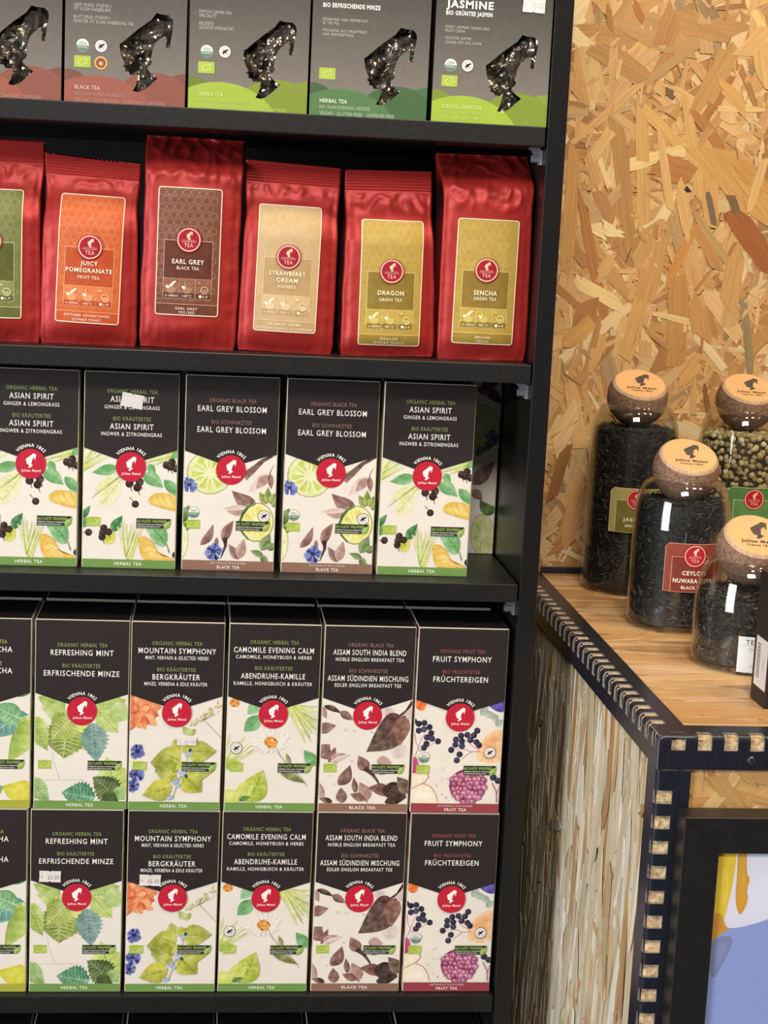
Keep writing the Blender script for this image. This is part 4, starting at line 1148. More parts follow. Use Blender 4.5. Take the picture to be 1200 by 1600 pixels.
def side_art(a, key):
    """pattern on the narrow faces, BD x BH"""
    rg = random.Random(hash(key) % 1000 if False else sum(map(ord, key)))
    if key == 'earl':
        a.fwd = digitiser(420, 570, 2.6667, .4325 - BD, .1238, SH3 + BH)       # read off the carton that stands sideways
        a.leaf(960, 40, 880, 110, 60, MV3, MV1); a.leaf(905, 95, 975, 165, 45, MV3, MV1); a.leaf(930, 110, 860, 100, 40, MV3, MV1)
        a_citrus(a, 880, 255, 82, 88, .2, H_('6f7a40'), H_('d6d6ac'), H_('b3bd55'), H_('c5c974'), 12)
        for k in range(6):
            a.leaf(895, 345, 860 + 24 * k, 380 - 18 * k, 34, H_('41603c'), H_('6f8a52'))
        a_cornflower(a, 935, 300, 34, rg)
        a.leaf(850, 500, 940, 405, 60, MV1, MV2, MV3); a.leaf(850, 520, 890, 565, 40, MV1, MV2)
        for k in range(6):
            a.leaf(905, 625, 880 + 14 * k, 560 + 6 * k, 30, H_('34502f'), H_('6f8a52'))
        a_citrus(a, 890, 708, 50, 86, .0, H_('8f9a58'), H_('dcdcb4'), H_('c2c878'), H_('d0d490'), 12)
        a_citrus(a, 740, 480, 70, 80, .0, H_('8f9a58'), H_('dcdcb4'), H_('c2c878'), H_('d0d490'), 12)
        a.leaf(700, 120, 780, 230, 60, MV3, MV1); a.leaf(700, 700, 790, 600, 60, MV1, MV2)
        a.fwd = None
        return
    pal = {'asian': (LG[0], LG[2], GR1), 'mint': (H_('9db35a'), H_('b9c978'), GR1), 'mountain': (H_('d9683f'), YG1, H_('b7bb46')), 'camomile': (LG[0], GR1, YG1),
           'assam': (MV1, MV2, MV3), 'fruit': (H_('d48742'), H_('b0577f'), H_('b8416f')), 'sencha': (GR1, YG1, GR3)}[key]
    if key == 'asian':
        for k in range(26):
            x = rg.uniform(-.01, BD); a.stroke([(x, 0), (x + rg.uniform(-.006, .006), .05), (x + rg.uniform(-.012, .012), .095)], .0022, .0012, LG[k % 4])
        a.leaf(.03, .12, .06, .14, .02, GR3, GR1); a.leaf(.065, .118, .04, .105, .02, GR1, GR2)
        return
    for k in range(30):
        x, y, t, l = rg.uniform(0, BD), rg.uniform(0, BH), rg.uniform(0, 2 * PI), rg.uniform(.018, .035)
        c = pal[k % 3]
        a.leaf(x, y, x + l * math.cos(t), y + l * math.sin(t), l * .5, c, mixc(c, WHITE, .3), mixc(c, (0, 0, 0), .3))

def price_tag(parent, x, y, w, h, rot, txt, mat='sticker', notch=True, front=lambda x, y, l: (x, -l, BH - y), base=0.0009, ink='8f8a88'):
    """small notched price sticker stuck on a carton front (x, y from the top left corner)"""
    cr, sr = math.cos(rot), math.sin(rot)
    T = lambda p: (x + p[0] * cr - p[1] * sr, y + p[0] * sr + p[1] * cr)
    q = .06 * w
    pts = [(-w / 2, -h / 2), (-q, -h / 2), (0, -h / 2 + q * .8), (q, -h / 2), (w / 2, -h / 2), (w / 2 - q * .3, 0), (w / 2, h / 2), (q, h / 2), (0, h / 2 - q * .8), (-q, h / 2), (-w / 2, h / 2), (-w / 2 + q * .3, 0)]
    pts = [T(p) for p in pts]
    tri = tessellate_polygon([[Vector((p[0], p[1], 0)) for p in pts]])
    vs = [front(p[0], p[1], base) for p in pts] + [front(p[0], p[1], base - .0003) for p in pts]
    n = len(pts)
    fs = [tuple(t) for t in tri] + [(i, (i + 1) % n, n + (i + 1) % n, n + i) for i in range(n)]
    s = mesh_obj('price_sticker', vs, fs, M[mat], parent)
    s['label'] = 'white paper price sticker'
    a = Art(); I = H_(ink)
    if txt:
        a.text(txt[0], T((-w * .42, 0))[0], T((-w * .33, 0))[0], T((-w * .37, 0))[1], h * .32, I, .01, rot=rot)
        a.text(txt[1], T((-w * .10, 0))[0], T((w * .42, 0))[0], T((w * .16, 0))[1] + h * .05, h * .40, I, .012, rot=rot)
    a.stroke([T((-w * .46, -h * .30)), T((w * .46, -h * .30))], h * .03, h * .03, mixc(I, WHITE, .5))
    a.t = [(p, c, 0) for p, c, l in a.t]
    a.build('price_print', front, M['letter'], s, base=base + 4e-5)
    return s

G4, G3 = 'tea cartons stacked two high', 'tea cartons in a single row under the red bags'
NAMES = {'mint': 'refreshing mint', 'mountain': 'mountain symphony', 'camomile': 'camomile evening calm', 'assam': 'assam south india blend', 'fruit': 'fruit symphony', 'sencha': 'green sencha with lemon'}
LOOK = {'mint': 'refreshing mint tea carton with serrated mint leaves', 'mountain': 'mountain symphony tea carton with orange marigold and yellow-green leaves',
        'camomile': 'camomile evening calm tea carton with white daisies', 'assam': 'assam black tea carton with brown leaves',
        'fruit': 'fruit symphony tea carton with raspberry and dark berries', 'sencha': 'green tea carton with yellow lemon and teal leaves'}
UPX = {'sencha': -.0512, 'mint': .0298, 'mountain': .1089, 'camomile': .1904, 'assam': .2710, 'fruit': .3510}
LOX = {'sencha': -.0528, 'mint': .0279, 'mountain': .1095, 'camomile': .1898, 'assam': .2712, 'fruit': .3523}
BACKX = {'sencha': -.0500, 'mint': .0310, 'mountain': .1100, 'camomile': .1890, 'assam': .2690, 'fruit': .3480}
for key in ('sencha', 'mint', 'mountain', 'camomile', 'assam', 'fruit'):
    first = make_carton('tea_carton', key, (LOX[key], 0.0, SH4), G4, LOOK[key] + ', bottom of its stack')
    upper = copy_tree(first); upper.location = (UPX[key], 0.0, SH4 + BH + .0001)
    upper['label'] = LOOK[key] + ', on top of its stack'
    lay = LAY[key] + .0005
    if key in ('mint', 'mountain'):
        first['label'] = LOOK[key].replace(' and yellow-green leaves', '') + ' and white price sticker, bottom of stack'
        if key == 'mint':
            price_tag(first, .215 * BW, .362 * BH, .235 * BW, .060 * BH, .02, ('A', '65.00'), base=lay)
        else:
            price_tag(first, .255 * BW, .378 * BH, .235 * BW, .060 * BH, .02, ('A', '65.00'), base=lay)
            price_tag(upper, .62 * BW, .627 * BH, .21 * BW, .040 * BH, .0, ('A', '65.00'), base=lay, ink='b9aebb')
    for tier in (0, 1):                                        # second rank standing behind
        bk = copy_tree(first, skip=('front_print', 'header_print', 'foot_band', 'lettering', 'logo_badge', 'price_sticker'))
        bk.location = (BACKX[key], 0.076 + .002 * tier, SH4 + tier * (BH + .0001))
        bk['group'] = 'cartons of the second rank'
        bk['label'] = 'black topped carton standing right behind the ' + NAMES[key] + (' carton on top' if tier else ' carton at the bottom')
    low = copy_tree(first, skip=('price_sticker',))           # shelf below, only the lids show
    low.location = (LOX[key] + .001, 0.03, SH5)
    low['group'] = 'cartons on the lowest shelf'
    low['label'] = 'dark lidded carton on the lowest shelf, below the ' + NAMES[key] + ' stack'

Y3 = .0178
asian = make_carton('tea_carton', 'asian', (.3142, Y3, SH3), G3, 'asian spirit ginger tea carton next to the shelf side panel')
o = copy_tree(asian); o.location = (-.0167, Y3, SH3)
o['label'] = 'asian spirit ginger tea carton without sticker, left of the stickered one'
st = copy_tree(asian); st.location = (.0653, Y3, SH3)
st['label'] = 'asian spirit ginger tea carton with a white price sticker over its title'
price_tag(st, .505 * BW, .142 * BH, .235 * BW, .070 * BH, .17, None, base=LAY['asian'] + .0005)
earl = make_carton('tea_carton', 'earl', (.1483, Y3, SH3), G3, 'earl grey blossom carton with lime, beside the carton with torn sticker')
o = copy_tree(earl); o.location = (.2323, Y3, SH3)
o['label'] = 'earl grey blossom carton with lime, beside the asian spirit carton without sticker'
o = copy_tree(earl, skip=('front_print', 'header_print', 'foot_band', 'lettering', 'logo_badge')); o.location = (.4325, .1238, SH3); o.rotation_euler = (0, 0, PI / 2)
o['label'] = 'carton with lime and cornflower pattern turned sideways at the back of shelf'

# ================================================================== TALL GREY CARTONS WITH A HEAD-SHAPED WINDOW (top row)
from mathutils.geometry import delaunay_2d_cdt
TW, TH1, TD = .0942, .205, .075
TY = -.006
dig3 = digitiser(370, 20, 10.66, .1442, TY, SH1 + TH1)
RAWHEAD = [(552 + p[0] * 1310, 780 + p[1] * 1310) for p in HEAD]
HEADW = [dig3(p) for p in RAWHEAD]
ZD = digitiser(0, 0, 2.5, .0476, TY, SH1 + TH1)           # lay-out read off the darjeeling carton
def z1(x, y):
    return ZD((x, y))
def ell(cx, cy, rx, ry, n=56):
    return [(cx + rx * math.cos(2 * PI * k / n), cy + ry * math.sin(2 * PI * k / n)) for k in range(n)]
def tall_carton(x, label, hills, rows, marks, titles=()):
    root = thing('window_carton', label, 'tea box', (x, TY, SH1), (0, 0, 0), 'tall window cartons on the top shelf')
    # carton without its front
    bm = bmesh.new(); bm_box(bm, 0, TW, .0004, TD, 0, TH1)
    bmesh.ops.delete(bm, geom=[f for f in bm.faces if f.normal.y < -.9], context='FACES')
    bm_obj('carton', bm, M['grey_card'], root)
    k = .0005 / 1
    base_c, bot_c = H_('363431'), H_('78716a')
    def gcol(p):
        t = max(0, min(1, (p[1] - (TH1 - .130)) / .105))
        return mixc(base_c, bot_c, t ** 1.4)
    polys = [[(0, 0), (TW, 0), (TW, TH1), (0, TH1)]]
    # gradient needs a few horizontal cuts
    for j in range(14):
        y0 = TH1 - .130 + .0075 * j
        polys.append([(0, y0), (TW, y0), (TW, y0 + .0075), (0, y0 + .0075)])
    nb = len(polys)
    def hill(zx, zy, rx, ry):
        c = z1(zx, zy); sc = 1 / 2.5 / 1985.0
        return ell(c[0], c[1], rx * sc, ry * sc)
    hl = [hill(262, 352, 92, 82), hill(735, 385, 130, 92), hill(600, 395, 150, 108), hill(375, 480, 235, 182)]
    hc = [H_(h) for h in hills]
    polys += hl; ih = len(polys); polys.append(HEADW)
    vs, fs = [], []
    for p in polys:
        fs.append(list(range(len(vs), len(vs) + len(p)))); vs += [Vector(q) for q in p]
    ov, oe, of, _, _, orf = delaunay_2d_cdt(vs, [], fs, 1, 1e-7)
    verts, faces, cols = [], [], []
    for f, org in zip(of, orf):
        if 0 not in org or ih in org:
            continue
        hh = [i for i in org if nb <= i < ih]
        i0 = len(verts)
        q = [ov[i] for i in f]
        if (q[1].x - q[0].x) * (q[2].y - q[0].y) - (q[1].y - q[0].y) * (q[2].x - q[0].x) > 0:
            q = q[::-1]
        for p in q:
            verts.append((p.x, 0, TH1 - p.y)); cols.append(hc[max(hh) - nb] if hh else gcol(p))
        faces.append(tuple(range(i0, i0 + len(q))))
    me = bpy.data.meshes.new('front_panel'); me.from_pydata(verts, [], faces)
    ca = me.color_attributes.new('Col', 'FLOAT_COLOR', 'POINT')
    ca.data.foreach_set('color', [v for c in cols for v in (*c, 1.0)])
    me.materials.append(M['grey_print']); front = link(bpy.data.objects.new('front_panel', me), root)
    # cut edge of the window: a thin return into the carton
    n = len(HEADW)
    ev = [(p[0], 0, TH1 - p[1]) for p in HEADW] + [(p[0], .0008, TH1 - p[1]) for p in HEADW]
    mesh_obj('window_edge', ev, [(i, (i + 1) % n, n + (i + 1) % n, n + i) for i in range(n)], M['edge_card'], front)
    # crinkled inner pouch behind the window
    rg = random.Random(int(x * 1e4) + 5)
    xs = [p[0] for p in HEADW]; ys = [p[1] for p in HEADW]
    x0, x1, y0, y1 = min(xs) - .006, max(xs) + .006, min(ys) - .006, max(ys) + .006
    nx, ny = 30, 42
    def crinkle(i, j):
        p = Vector((i * .16 + x * 90, j * .13 + x * 40, x * 31))
        r1 = abs(noise.noise(p)); r2 = abs(noise.noise(p * 2.3 + Vector((3, 7, 1))))
        return .0040 + .0075 * r1 + .0030 * r2
    pv = [(x0 + (x1 - x0) * (i + rg.uniform(-.25, .25)) / nx, crinkle(i, j), TH1 - (y0 + (y1 - y0) * (j + rg.uniform(-.25, .25)) / ny)) for j in range(ny + 1) for i in range(nx + 1)]
    pf = []
    for j in range(ny):
        for i in range(nx):
            a_ = j * (nx + 1) + i; b_ = a_ + 1; c_ = a_ + nx + 2; d_ = a_ + nx + 1
            pf += [(a_, b_, c_), (a_, c_, d_)] if rg.random() < .5 else [(a_, b_, d_), (b_, c_, d_)]
    mesh_obj('inner_pouch', pv, pf, M['pouch'], root)
    fm = lambda x_, y_, l: (x_, -l, TH1 - y_)
    a = Art()
    sc = 1 / 2.5 / 1985.0
    for kind, zx, zy in marks:
        c = z1(zx, zy)
        if kind == 'usda': seal_usda(a, c[0], c[1], 26 * sc)
        if kind == 'frog': seal_frog(a, c[0], c[1], 25 * sc)
        if kind == 'eu': mark_eu(a, c[0] - 32 * sc, c[1] - 22 * sc, 64 * sc, 44 * sc)
        if kind == 'pgi':
            a.disc(c[0], c[1], 25 * sc, None, H_('d7b04a'), None, 0, 26); a.disc(c[0], c[1], 19 * sc, None, H_('3a4568'), H_('8d4a44'), 0, 22); a.disc(c[0], c[1] + 2 * sc, 11 * sc, None, H_('d9c58a'), H_('a8552f'), 0, 12)
    if marks:
        a.build('certification_mark', fm, M['flat_print'], root, base=3e-5)
    t = Art()
    for s, zx0, zx1, zy, cap, colr, bold in rows:
        p0, p1 = z1(zx0, zy), z1(zx1, zy)
        t.text(s, p0[0], p1[0], z1(zx0, zy)[1], cap * sc, H_(colr), bold)
    t.t = [(p, c, 0) for p, c, l in t.t]
    t.build('lettering', fm, M['letter'], root, base=4e-4)
    return root
BRH = ('745045', '7a4d41', '885346', '96594b')
GRH = ('6a7a35', '7f8d3c', '7d8e35', '9bb343')
GNH = ('47603f', '4a6a47', '44643f', '55784c')
LGH = ('7c8a3a', '84963f', '7d8f34', '9bb540')
foot_b = lambda k1, col1, col2, last='VEGAN · GLUTEN-FREE · CONTAINS CAFFEINE', w=645: [
    (k1, 292, 292 + 11.0 * len(k1), 338, 15, col1, .02), ('NO FLAVOURINGS ADDED', 292, 495, 363, 14, col2, .008), (last, 292, w, 388, 14, col2, .008)]
dj_rows = [('LEAF GRADE: FTGFOP-1', 290, 436, 16, 13, 'b9b4ae', .006), ('1ST FLUSH DARJEELING', 290, 432, 32, 13, 'b9b4ae', .006),
           ('BLATTGRAD: FTGFOP-1', 289, 430, 63, 13, 'b9b4ae', .006), ('FEINSTER 1ST FLUSH DARJEELING TEE', 288, 521, 80, 13, 'b9b4ae', .006)]
tall_carton(.0476, 'tall grey tea carton with brown hills and four round and square seals', BRH, dj_rows + foot_b('BLACK TEA', 'd9b3a6', 'b98a7c'),
            [('usda', 323, 176), ('frog', 395, 180), ('eu', 322, 240), ('pgi', 394, 246)])
tall_carton(-.0490, 'tall grey tea carton with brown hills and no seals in sight', BRH, foot_b('BLACK TEA', 'd9b3a6', 'b98a7c'), [])
gr_rows = [('FAMOUS GREEN TEA', 292, 420, 14, 13, 'b9b4ae', .006), ('SPECIALITY', 292, 361, 30, 13, 'b9b4ae', .006),
           ('BELIEBTE', 292, 349, 60, 13, 'b9b4ae', .006), ('GRÜNTEE SPEZIALITÄT', 292, 430, 77, 13, 'b9b4ae', .006)]
tall_carton(.1442, 'tall grey tea carton with bright green hills and three seals beside a glittering window', GRH, gr_rows + foot_b('GREEN TEA', 'd3de8a', 'bccb66', w=640),
            [('usda', 323, 172), ('frog', 395, 174), ('eu', 322, 236)])
mi_rows = [('BIO ERFRISCHENDE MINZE', 297, 528, -42, 17, 'efece6', .03), ('SPEARMINT AND PEPPERMINT', 297, 480, 15, 12, 'b9b4ae', .006), ('IN THE MIX', 297, 364, 30, 12, 'b9b4ae', .006),
           ('MISCHUNG AUS SPEARMINZE', 297, 476, 59, 12, 'b9b4ae', .006), ('UND PFEFFERMINZE', 297, 423, 75, 12, 'b9b4ae', .006)]
tall_carton(.2404, 'tall grey tea carton with dark green hills and one square seal', GNH, mi_rows + foot_b('HERBAL TEA', 'dfe6d2', 'b3c3a2', 'VEGAN · GLUTEN-FREE · CAFFEINE-FREE', 592),
            [('eu', 320, 232)])
ja_rows = [('JASMINE', 297, 490, -78, 30, 'f2efe9', .03), ('BIO GRÜNTEE JASMIN', 297, 486, -41, 17, 'efece6', .03), ('FINEST JASMINE CHUNG HAO', 297, 476, 16, 12, 'b9b4ae', .006), ('FROM CHINA', 297, 376, 31, 12, 'b9b4ae', .006),
           ('FEINSTER JASMIN', 297, 402, 60, 12, 'b9b4ae', .006), ('CHUNG HAO AUS CHINA', 297, 446, 77, 12, 'b9b4ae', .006),
           ('SCENTED GREEN TEA', 292, 455, 334, 15, 'd3de8a', .02), ('VEGAN · GLUTEN-FREE', 292, 462, 358, 13, 'bccb66', .008), ('CONTAINS CAFFEINE', 292, 448, 380, 13, 'bccb66', .008)]
ja = tall_carton(.3386, 'tall grey jasmine tea carton with lime green hills next to the side panel', LGH, ja_rows,
                 [('usda', 323, 170), ('frog', 392, 173), ('eu', 320, 234)])
c = z1(655, -72)
price_tag(ja, c[0], c[1], .0182, .0130, .03, ('A', '70.00'), front=lambda x, y, l: (x, -l, TH1 - y), base=.0008, ink='b9b2b8')

# ================================================================== RED FOIL BAGS (second row)
LW, LH = .0518, .1036
def sstep(a, b, x):
    t = max(0, min(1, (x - a) / (b - a))); return t * t * (3 - 2 * t)
class Bag:
    def __init__(s, wb, wt, h, d, style, seed, lab, lean=0.0, slant=0.0):
        s.wb, s.wt, s.h, s.d, s.style, s.seed, s.lab, s.lean, s.slant = wb, wt, h, d, style, seed, lab, lean, slant
    def half(s, z):
        t = z / s.h
        return .5 * (s.wb + (s.wt - s.wb) * t) * (1 - .02 * math.exp(-((t - .55) / .2) ** 2)) * (1 - .03 * math.exp(-(t / .03) ** 2)) * (1 - .03 * math.exp(-((t - .74) / .10) ** 2) + .02 * noise.noise(Vector((t * 5, s.seed * 4.7, 0))))
    def depth(s, z):
        t = z / s.h
        if s.style == 'crimp':
            return s.d * (1 - .975 * sstep(.60, .89, t)) * (1 - .12 * math.exp(-(t / .05) ** 2))
        return s.d * (1 - .80 * sstep(.80, 1.0, t)) * (1 - .12 * math.exp(-(t / .05) ** 2))
    def yc(s, z):
        t = z / s.h
        if s.style == 'crimp':
            return s.d * (.5 - .12 * sstep(.6, .9, t))
        return s.d * (.5 + .38 * sstep(.82, 1.0, t))
    def front(s, x, z):
        """depth coordinate of the front face at local x, z"""
        hw = s.half(z); u = max(-1, min(1, x / hw)); t = z / s.h
        D = s.depth(z); y = s.yc(z) - D / 2
        env = sstep(0, .12, t) * (1 - sstep(.70, .90, t)) + .15
        y -= .0055 * (1 - abs(u) ** 2.2) * env
        lx, lz = s.lab[0], s.lab[1]
        inside = (1 - sstep(LW * .5 + .002, LW * .5 + .010, abs(x - lx))) * (1 - sstep(LH * .5 + .003, LH * .5 + .012, abs(z - lz)))
        amp = (1 - .93 * inside) * (1 - abs(u) ** 8) * (1 - sstep(.86, .9, t) if s.style == 'crimp' else 1)
        p = Vector((x * 38 + s.seed * 7.1, z * 30 + s.seed * 3.3, s.seed))
        w = noise.noise(p) * .0022
        q = Vector((x * 75 + z * 40 + s.seed, z * 60 - x * 30, s.seed * 2))
        r = 1 - abs(noise.noise(q)) * 2
        w -= .0016 * max(0, r - .45) * (1 + 1.6 * sstep(.55, .8, t))
        b = 1 - abs(noise.noise(Vector((x * 20 + 9, z * 120 + x * 50, s.seed * 3)))) * 2
        w -= .0013 * max(0, b - .3) * (math.exp(-((abs(u) - .85) / .25) ** 2) + .8 * math.exp(-((t - .72) / .08) ** 2))
        y += w * amp
        y += .0011 * math.exp(-((abs(u) - .89) / .028) ** 2) * (1 - sstep(.86, .9, t))
        return y
    def seal(s, x, z):
        return 0
def build_bag(x, y, label, bag, text, rotz=0.0):
    root = thing('tea_bag', label, 'tea bag', (x, y, SH2), (0, bag.lean, rotz), 'red foil tea bags')
    zs = [0.0, .0008, .002] + [bag.h * .885 * (i / 54) for i in range(2, 55)]
    ns = 34
    zs += [bag.h * (.885 + .115 * i / ns) for i in range(1, ns + 1)]
    nu, nsd, nbk = 44, 7, 12
    verts, faces = [], []
    for r, z in enumerate(zs):
        t = z / bag.h; hw = bag.half(z); D = bag.depth(z); yb = bag.yc(z) + D / 2; yf0 = bag.yc(z) - D / 2
        zz = z
        ridge = 0
        if bag.style == 'crimp' and t > .895:
            ridge = .0007 * math.sin((t - .895) * bag.h / .0024 * 2 * PI)
        rowp = []
        for i in range(nu + 1):
            u = -1 + 2 * i / nu
            fy = bag.front(u * hw, z) + ridge
            rowp.append((u * hw, fy, zz))
        for i in range(1, nsd):
            q = i / nsd; g = .012 * math.sin(PI * q) * sstep(0, .1, t) * min(1, D / (.6 * bag.d))
            rowp.append((hw - g, yf0 + (yb - yf0) * q + ridge, zz))
        for i in range(nbk + 1):
            u = 1 - 2 * i / nbk
            rowp.append((u * hw, yb + .003 * (1 - u * u) * sstep(0, .2, t) * (1 - sstep(.6, .9, t)) + ridge, zz))
        for i in range(1, nsd):
            q = 1 - i / nsd; g = .012 * math.sin(PI * q) * sstep(0, .1, t) * min(1, D / (.6 * bag.d))
            rowp.append((-hw + g, yf0 + (yb - yf0) * q + ridge, zz))
        # slanting or folded top, zigzag cut
        out = []
        for k, (px, py, pz) in enumerate(rowp):
            tt = sstep(.80, 1.0, t)
            pz += -bag.slant * tt * (px / hw * .5 + .5)
            if bag.style == 'crimp' and r == len(zs) - 1:
                pz += .0011 * (k % 2)
            if bag.style == 'fold':
                py += .006 * sstep(.93, 1, t)
            out.append((px, py, pz))
        verts += out
    n = len(rowp)
    for r in range(len(zs) - 1):
        for k in range(n):
            k2 = (k + 1) % n
            faces.append((r * n + k, r * n + k2, (r + 1) * n + k2, (r + 1) * n + k))
    faces.append(tuple(range(n - 1, -1, -1)))
    faces.append(tuple((len(zs) - 1) * n + k for k in range(n)))
    mesh_obj('foil_pouch', verts, faces, M['red_foil'], root, smooth=True)
    # paper label following the front
    lx, lz, lrot = bag.lab
    cr, sr = math.cos(lrot), math.sin(lrot)
    def mp(px, py, l):
        qx, qy = px - LW / 2, py - LH / 2
        X, Z = lx + qx * cr - qy * sr, lz - (qx * sr + qy * cr)
        return (X, bag.front(X, Z) - .0005 - l, Z)
    c_bg, c_in, c_line, c_cell, c_txt = [H_(k) for k in text['cols']]
    W, L = LW, LH
    a = Art()
    def rr(x0, y0, x1, y1, r, n=5):
        p = []
        for cx, cy, a0 in ((x1 - r, y0 + r, -PI / 2), (x1 - r, y1 - r, 0), (x0 + r, y1 - r, PI / 2), (x0 + r, y0 + r, PI)):
            p += [(cx + r * math.cos(a0 + PI / 2 * k / n), cy + r * math.sin(a0 + PI / 2 * k / n)) for k in range(n + 1)]
        return p
    a.poly(rr(0, 0, W, L, .0022), c_bg)
    rg = random.Random(bag.seed)
    pc = mixc(c_bg, WHITE, .16)
    for j in range(15):                                   # woven ornament of rings behind
        for i in range(8):
            px, py = W * (.07 + .125 * i) + (.003 if j % 2 else 0), L * (.04 + .058 * j)
            if px < W - .004 and py < L * .90:
                a.ring(px, py, .0026, .0031, pc, 10, new=(i == 0 and j == 0))
    ix0, ix1, iy0, iy1 = .12 * W, .88 * W, .412 * L, .865 * L
    cy0 = .71 * L
    a.poly([(ix0, iy0), (ix1, iy0), (ix1, cy0), (ix0, cy0)], c_in)
    a.poly([(0.0008, .91 * L), (W - .0008, .91 * L), (W - .0008, L - .0024), (W - .0024, L - .0008), (.0024, L - .0008), (.0008, L - .0024)], mixc(c_in, c_bg, .35))
    cw = (ix1 - ix0) / 3
    for k in range(3):
        x0 = ix0 + cw * k
        a.poly([(x0, cy0), (x0 + cw, cy0), (x0 + cw, iy1 - .0044), (x0, iy1 - .0044)], mixc(c_bg, c_cell, .35), new=(k == 0))
        a.poly([(x0, iy1 - .0044), (x0 + cw, iy1 - .0044), (x0 + cw, iy1), (x0, iy1)], c_in, new=False)
    for pts in ([(ix0, iy0), (ix1, iy0), (ix1, iy1), (ix0, iy1), (ix0, iy0)], [(ix0, cy0), (ix1, cy0)], [(ix0 + cw, cy0), (ix0 + cw, iy1)], [(ix0 + 2 * cw, cy0), (ix0 + 2 * cw, iy1)], [(.0008, .91 * L), (W - .0008, .91 * L)]):
        for p, q in zip(pts, pts[1:]):
            a.stroke([p, q], .00035, .00035, c_line, new=False)
    ed = rr(.0004, .0004, W - .0004, L - .0004, .0020)
    a.stroke(ed + [ed[0]], .0008, .0008, H_('efd9bd'))
    # brewing pictograms: pot with spoon, pot with steam, cup
    my = cy0 + .0075
    for k in range(2):
        x0 = ix0 + cw * (k + .5)
        a.disc(x0, my + .0018, .0040, .0028, c_cell, None, 0, 16); a.stroke([(x0 + .003, my + .001), (x0 + .0055, my - .0012)], .0012, .0006, c_cell, new=False)
        a.stroke([(x0 - .001, my - .001), (x0 + .002 - .004 * k, my - .004), (x0 + .0035 - .005 * k, my - .0052)], .0022, .0012, c_txt if k == 0 else c_cell)
        a.disc(x0 - .003, my - .0005, .0017, .0012, c_txt, None, .4, 10)
    x0 = ix0 + cw * 2.5
    a.disc(x0 - .0035, my - .0045, .0018, .0013, c_cell, None, 0, 10)
    a.ring(x0 + .0010, my + .0012, .0026, .0033, c_line, 18); a.disc(x0 + .001, my + .0026, .0030, .0022, c_cell, None, 0, 14)
    ty = iy1 - .0022
    a.text('≈ 600ml', ix0 + .002, ix0 + cw - .0012, ty, .0021, c_txt, .005)
    a.text(text['deg'], ix0 + cw + .0030, ix0 + 2 * cw - .0030, ty, .0021, c_txt, .005)
    a.text(text['min'], ix0 + 2 * cw + .0060, ix1 - .0025, ty, .0021, c_txt, .005); a.disc(ix0 + 2 * cw + .0042, ty, .0013, None, c_txt, None, 0, 10, new=False)
    for s, u0, u1, v, cap, bold in text['rows']:
        a.text(s, u0 * W, u1 * W, v * L, cap * L, c_txt, bold, new=False)
    lb = a.build('paper_label', mp, M['label_print'], root, maxedge=.003, eps=7e-5)
    lb['label'] = text['what']
    # round badge
    b = Art(); bx, by, br = .5 * W, .405 * L, .195 * W
    b.disc(bx, by, br, None, H_('a01c2c'), None, 0, 40)
    b.ring(bx, by, br * .84, br * .93, H_('efc9b4'), 40)
    b.poly(head_at(bx + br * .05, by - br * .32, br * .72), H_('f2c9a8'))
    b.stroke([(bx - br * .6, by + br * .16), (bx + br * .6, by + br * .16)], br * .03, br * .03, H_('e7b9a8'), new=False)
    b.text('JULIUS MEINL', bx - br * .55, bx + br * .55, by + br * .04, br * .10, H_('e7b9a8'), 0, new=False)
    b.text('TEA', bx - br * .36, bx + br * .36, by + br * .42, br * .32, H_('f2cdb8'), .0, new=False)
    b.build('logo_badge', mp, M['label_print'], lb, maxedge=.004, eps=5e-5, base=a.layer * 7e-5 + 1e-4)
    return root
K = 1.0072
def adj(x):
    return CAM.x + (x - CAM.x) * K
def adz(z):
    return CAM.z + (z - CAM.z) * K
BY = .0285
def bag_at(x0, x1, xt0, xt1, ztop, lab, label, style, seed, text, d=.046, slant=0.0, lrot=0.0, rotz=0.0):
    xc = adj((x0 + x1) / 2); h = adz(ztop) - SH2
    wt = (xt1 - xt0) * K; wb = (x1 - x0) * K
    lean = math.atan2(adj((xt0 + xt1) / 2) - xc, h)
    lx, lz = adj(lab[0]) - xc, adz(lab[1]) - SH2
    lx2 = lx - math.tan(lean) * lz
    B = Bag(wb, wt, h, d, style, seed, (lx2, lz, lrot - lean), lean, slant)
    return build_bag(xc, BY - .006, label, B, text, rotz)
T_ = lambda *r: [(s, .5 - w / 2, .5 + w / 2, v, cap, b) for s, w, v, cap, b in r]
bag_at(-.0500, .0298, -.0500, .0297, .7187, (-.0108, .6290), 'red foil tea bag with a green label', 'crimp', 1,
       dict(cols=('74783f', '5a5e2c', 'd9d6a0', 'a9b070', 'f1ecd2'), deg='100°C', min="5-7'", what='green paper label',
            rows=T_(('APPLE', .34, .575, .037, .02), ('FRUIT TEA', .30, .625, .026, .006), ('APFEL', .3, .943, .020, .004), ('ЯБЛОКО', .3, .972, .020, .004))))
bag_at(.0292, .1072, .0300, .1074, .7105, (.0686, .6276), 'red foil tea bag with an orange label', 'crimp', 2,
       dict(cols=('c9602e', 'b74f28', 'f0b98a', 'e79a68', 'f7e3cc'), deg='100°C', min="5-10'", what='orange paper label',
            rows=T_(('JUICY', .27, .53, .034, .02), ('POMEGRANATE', .72, .585, .034, .02), ('FRUIT TEA', .34, .64, .026, .006), ('SAFTIGER GRANATAPFEL', .72, .938, .020, .003), ('СОЧНЫЙ ГРАНАТ', .45, .972, .020, .003))), slant=.006, lrot=.030)
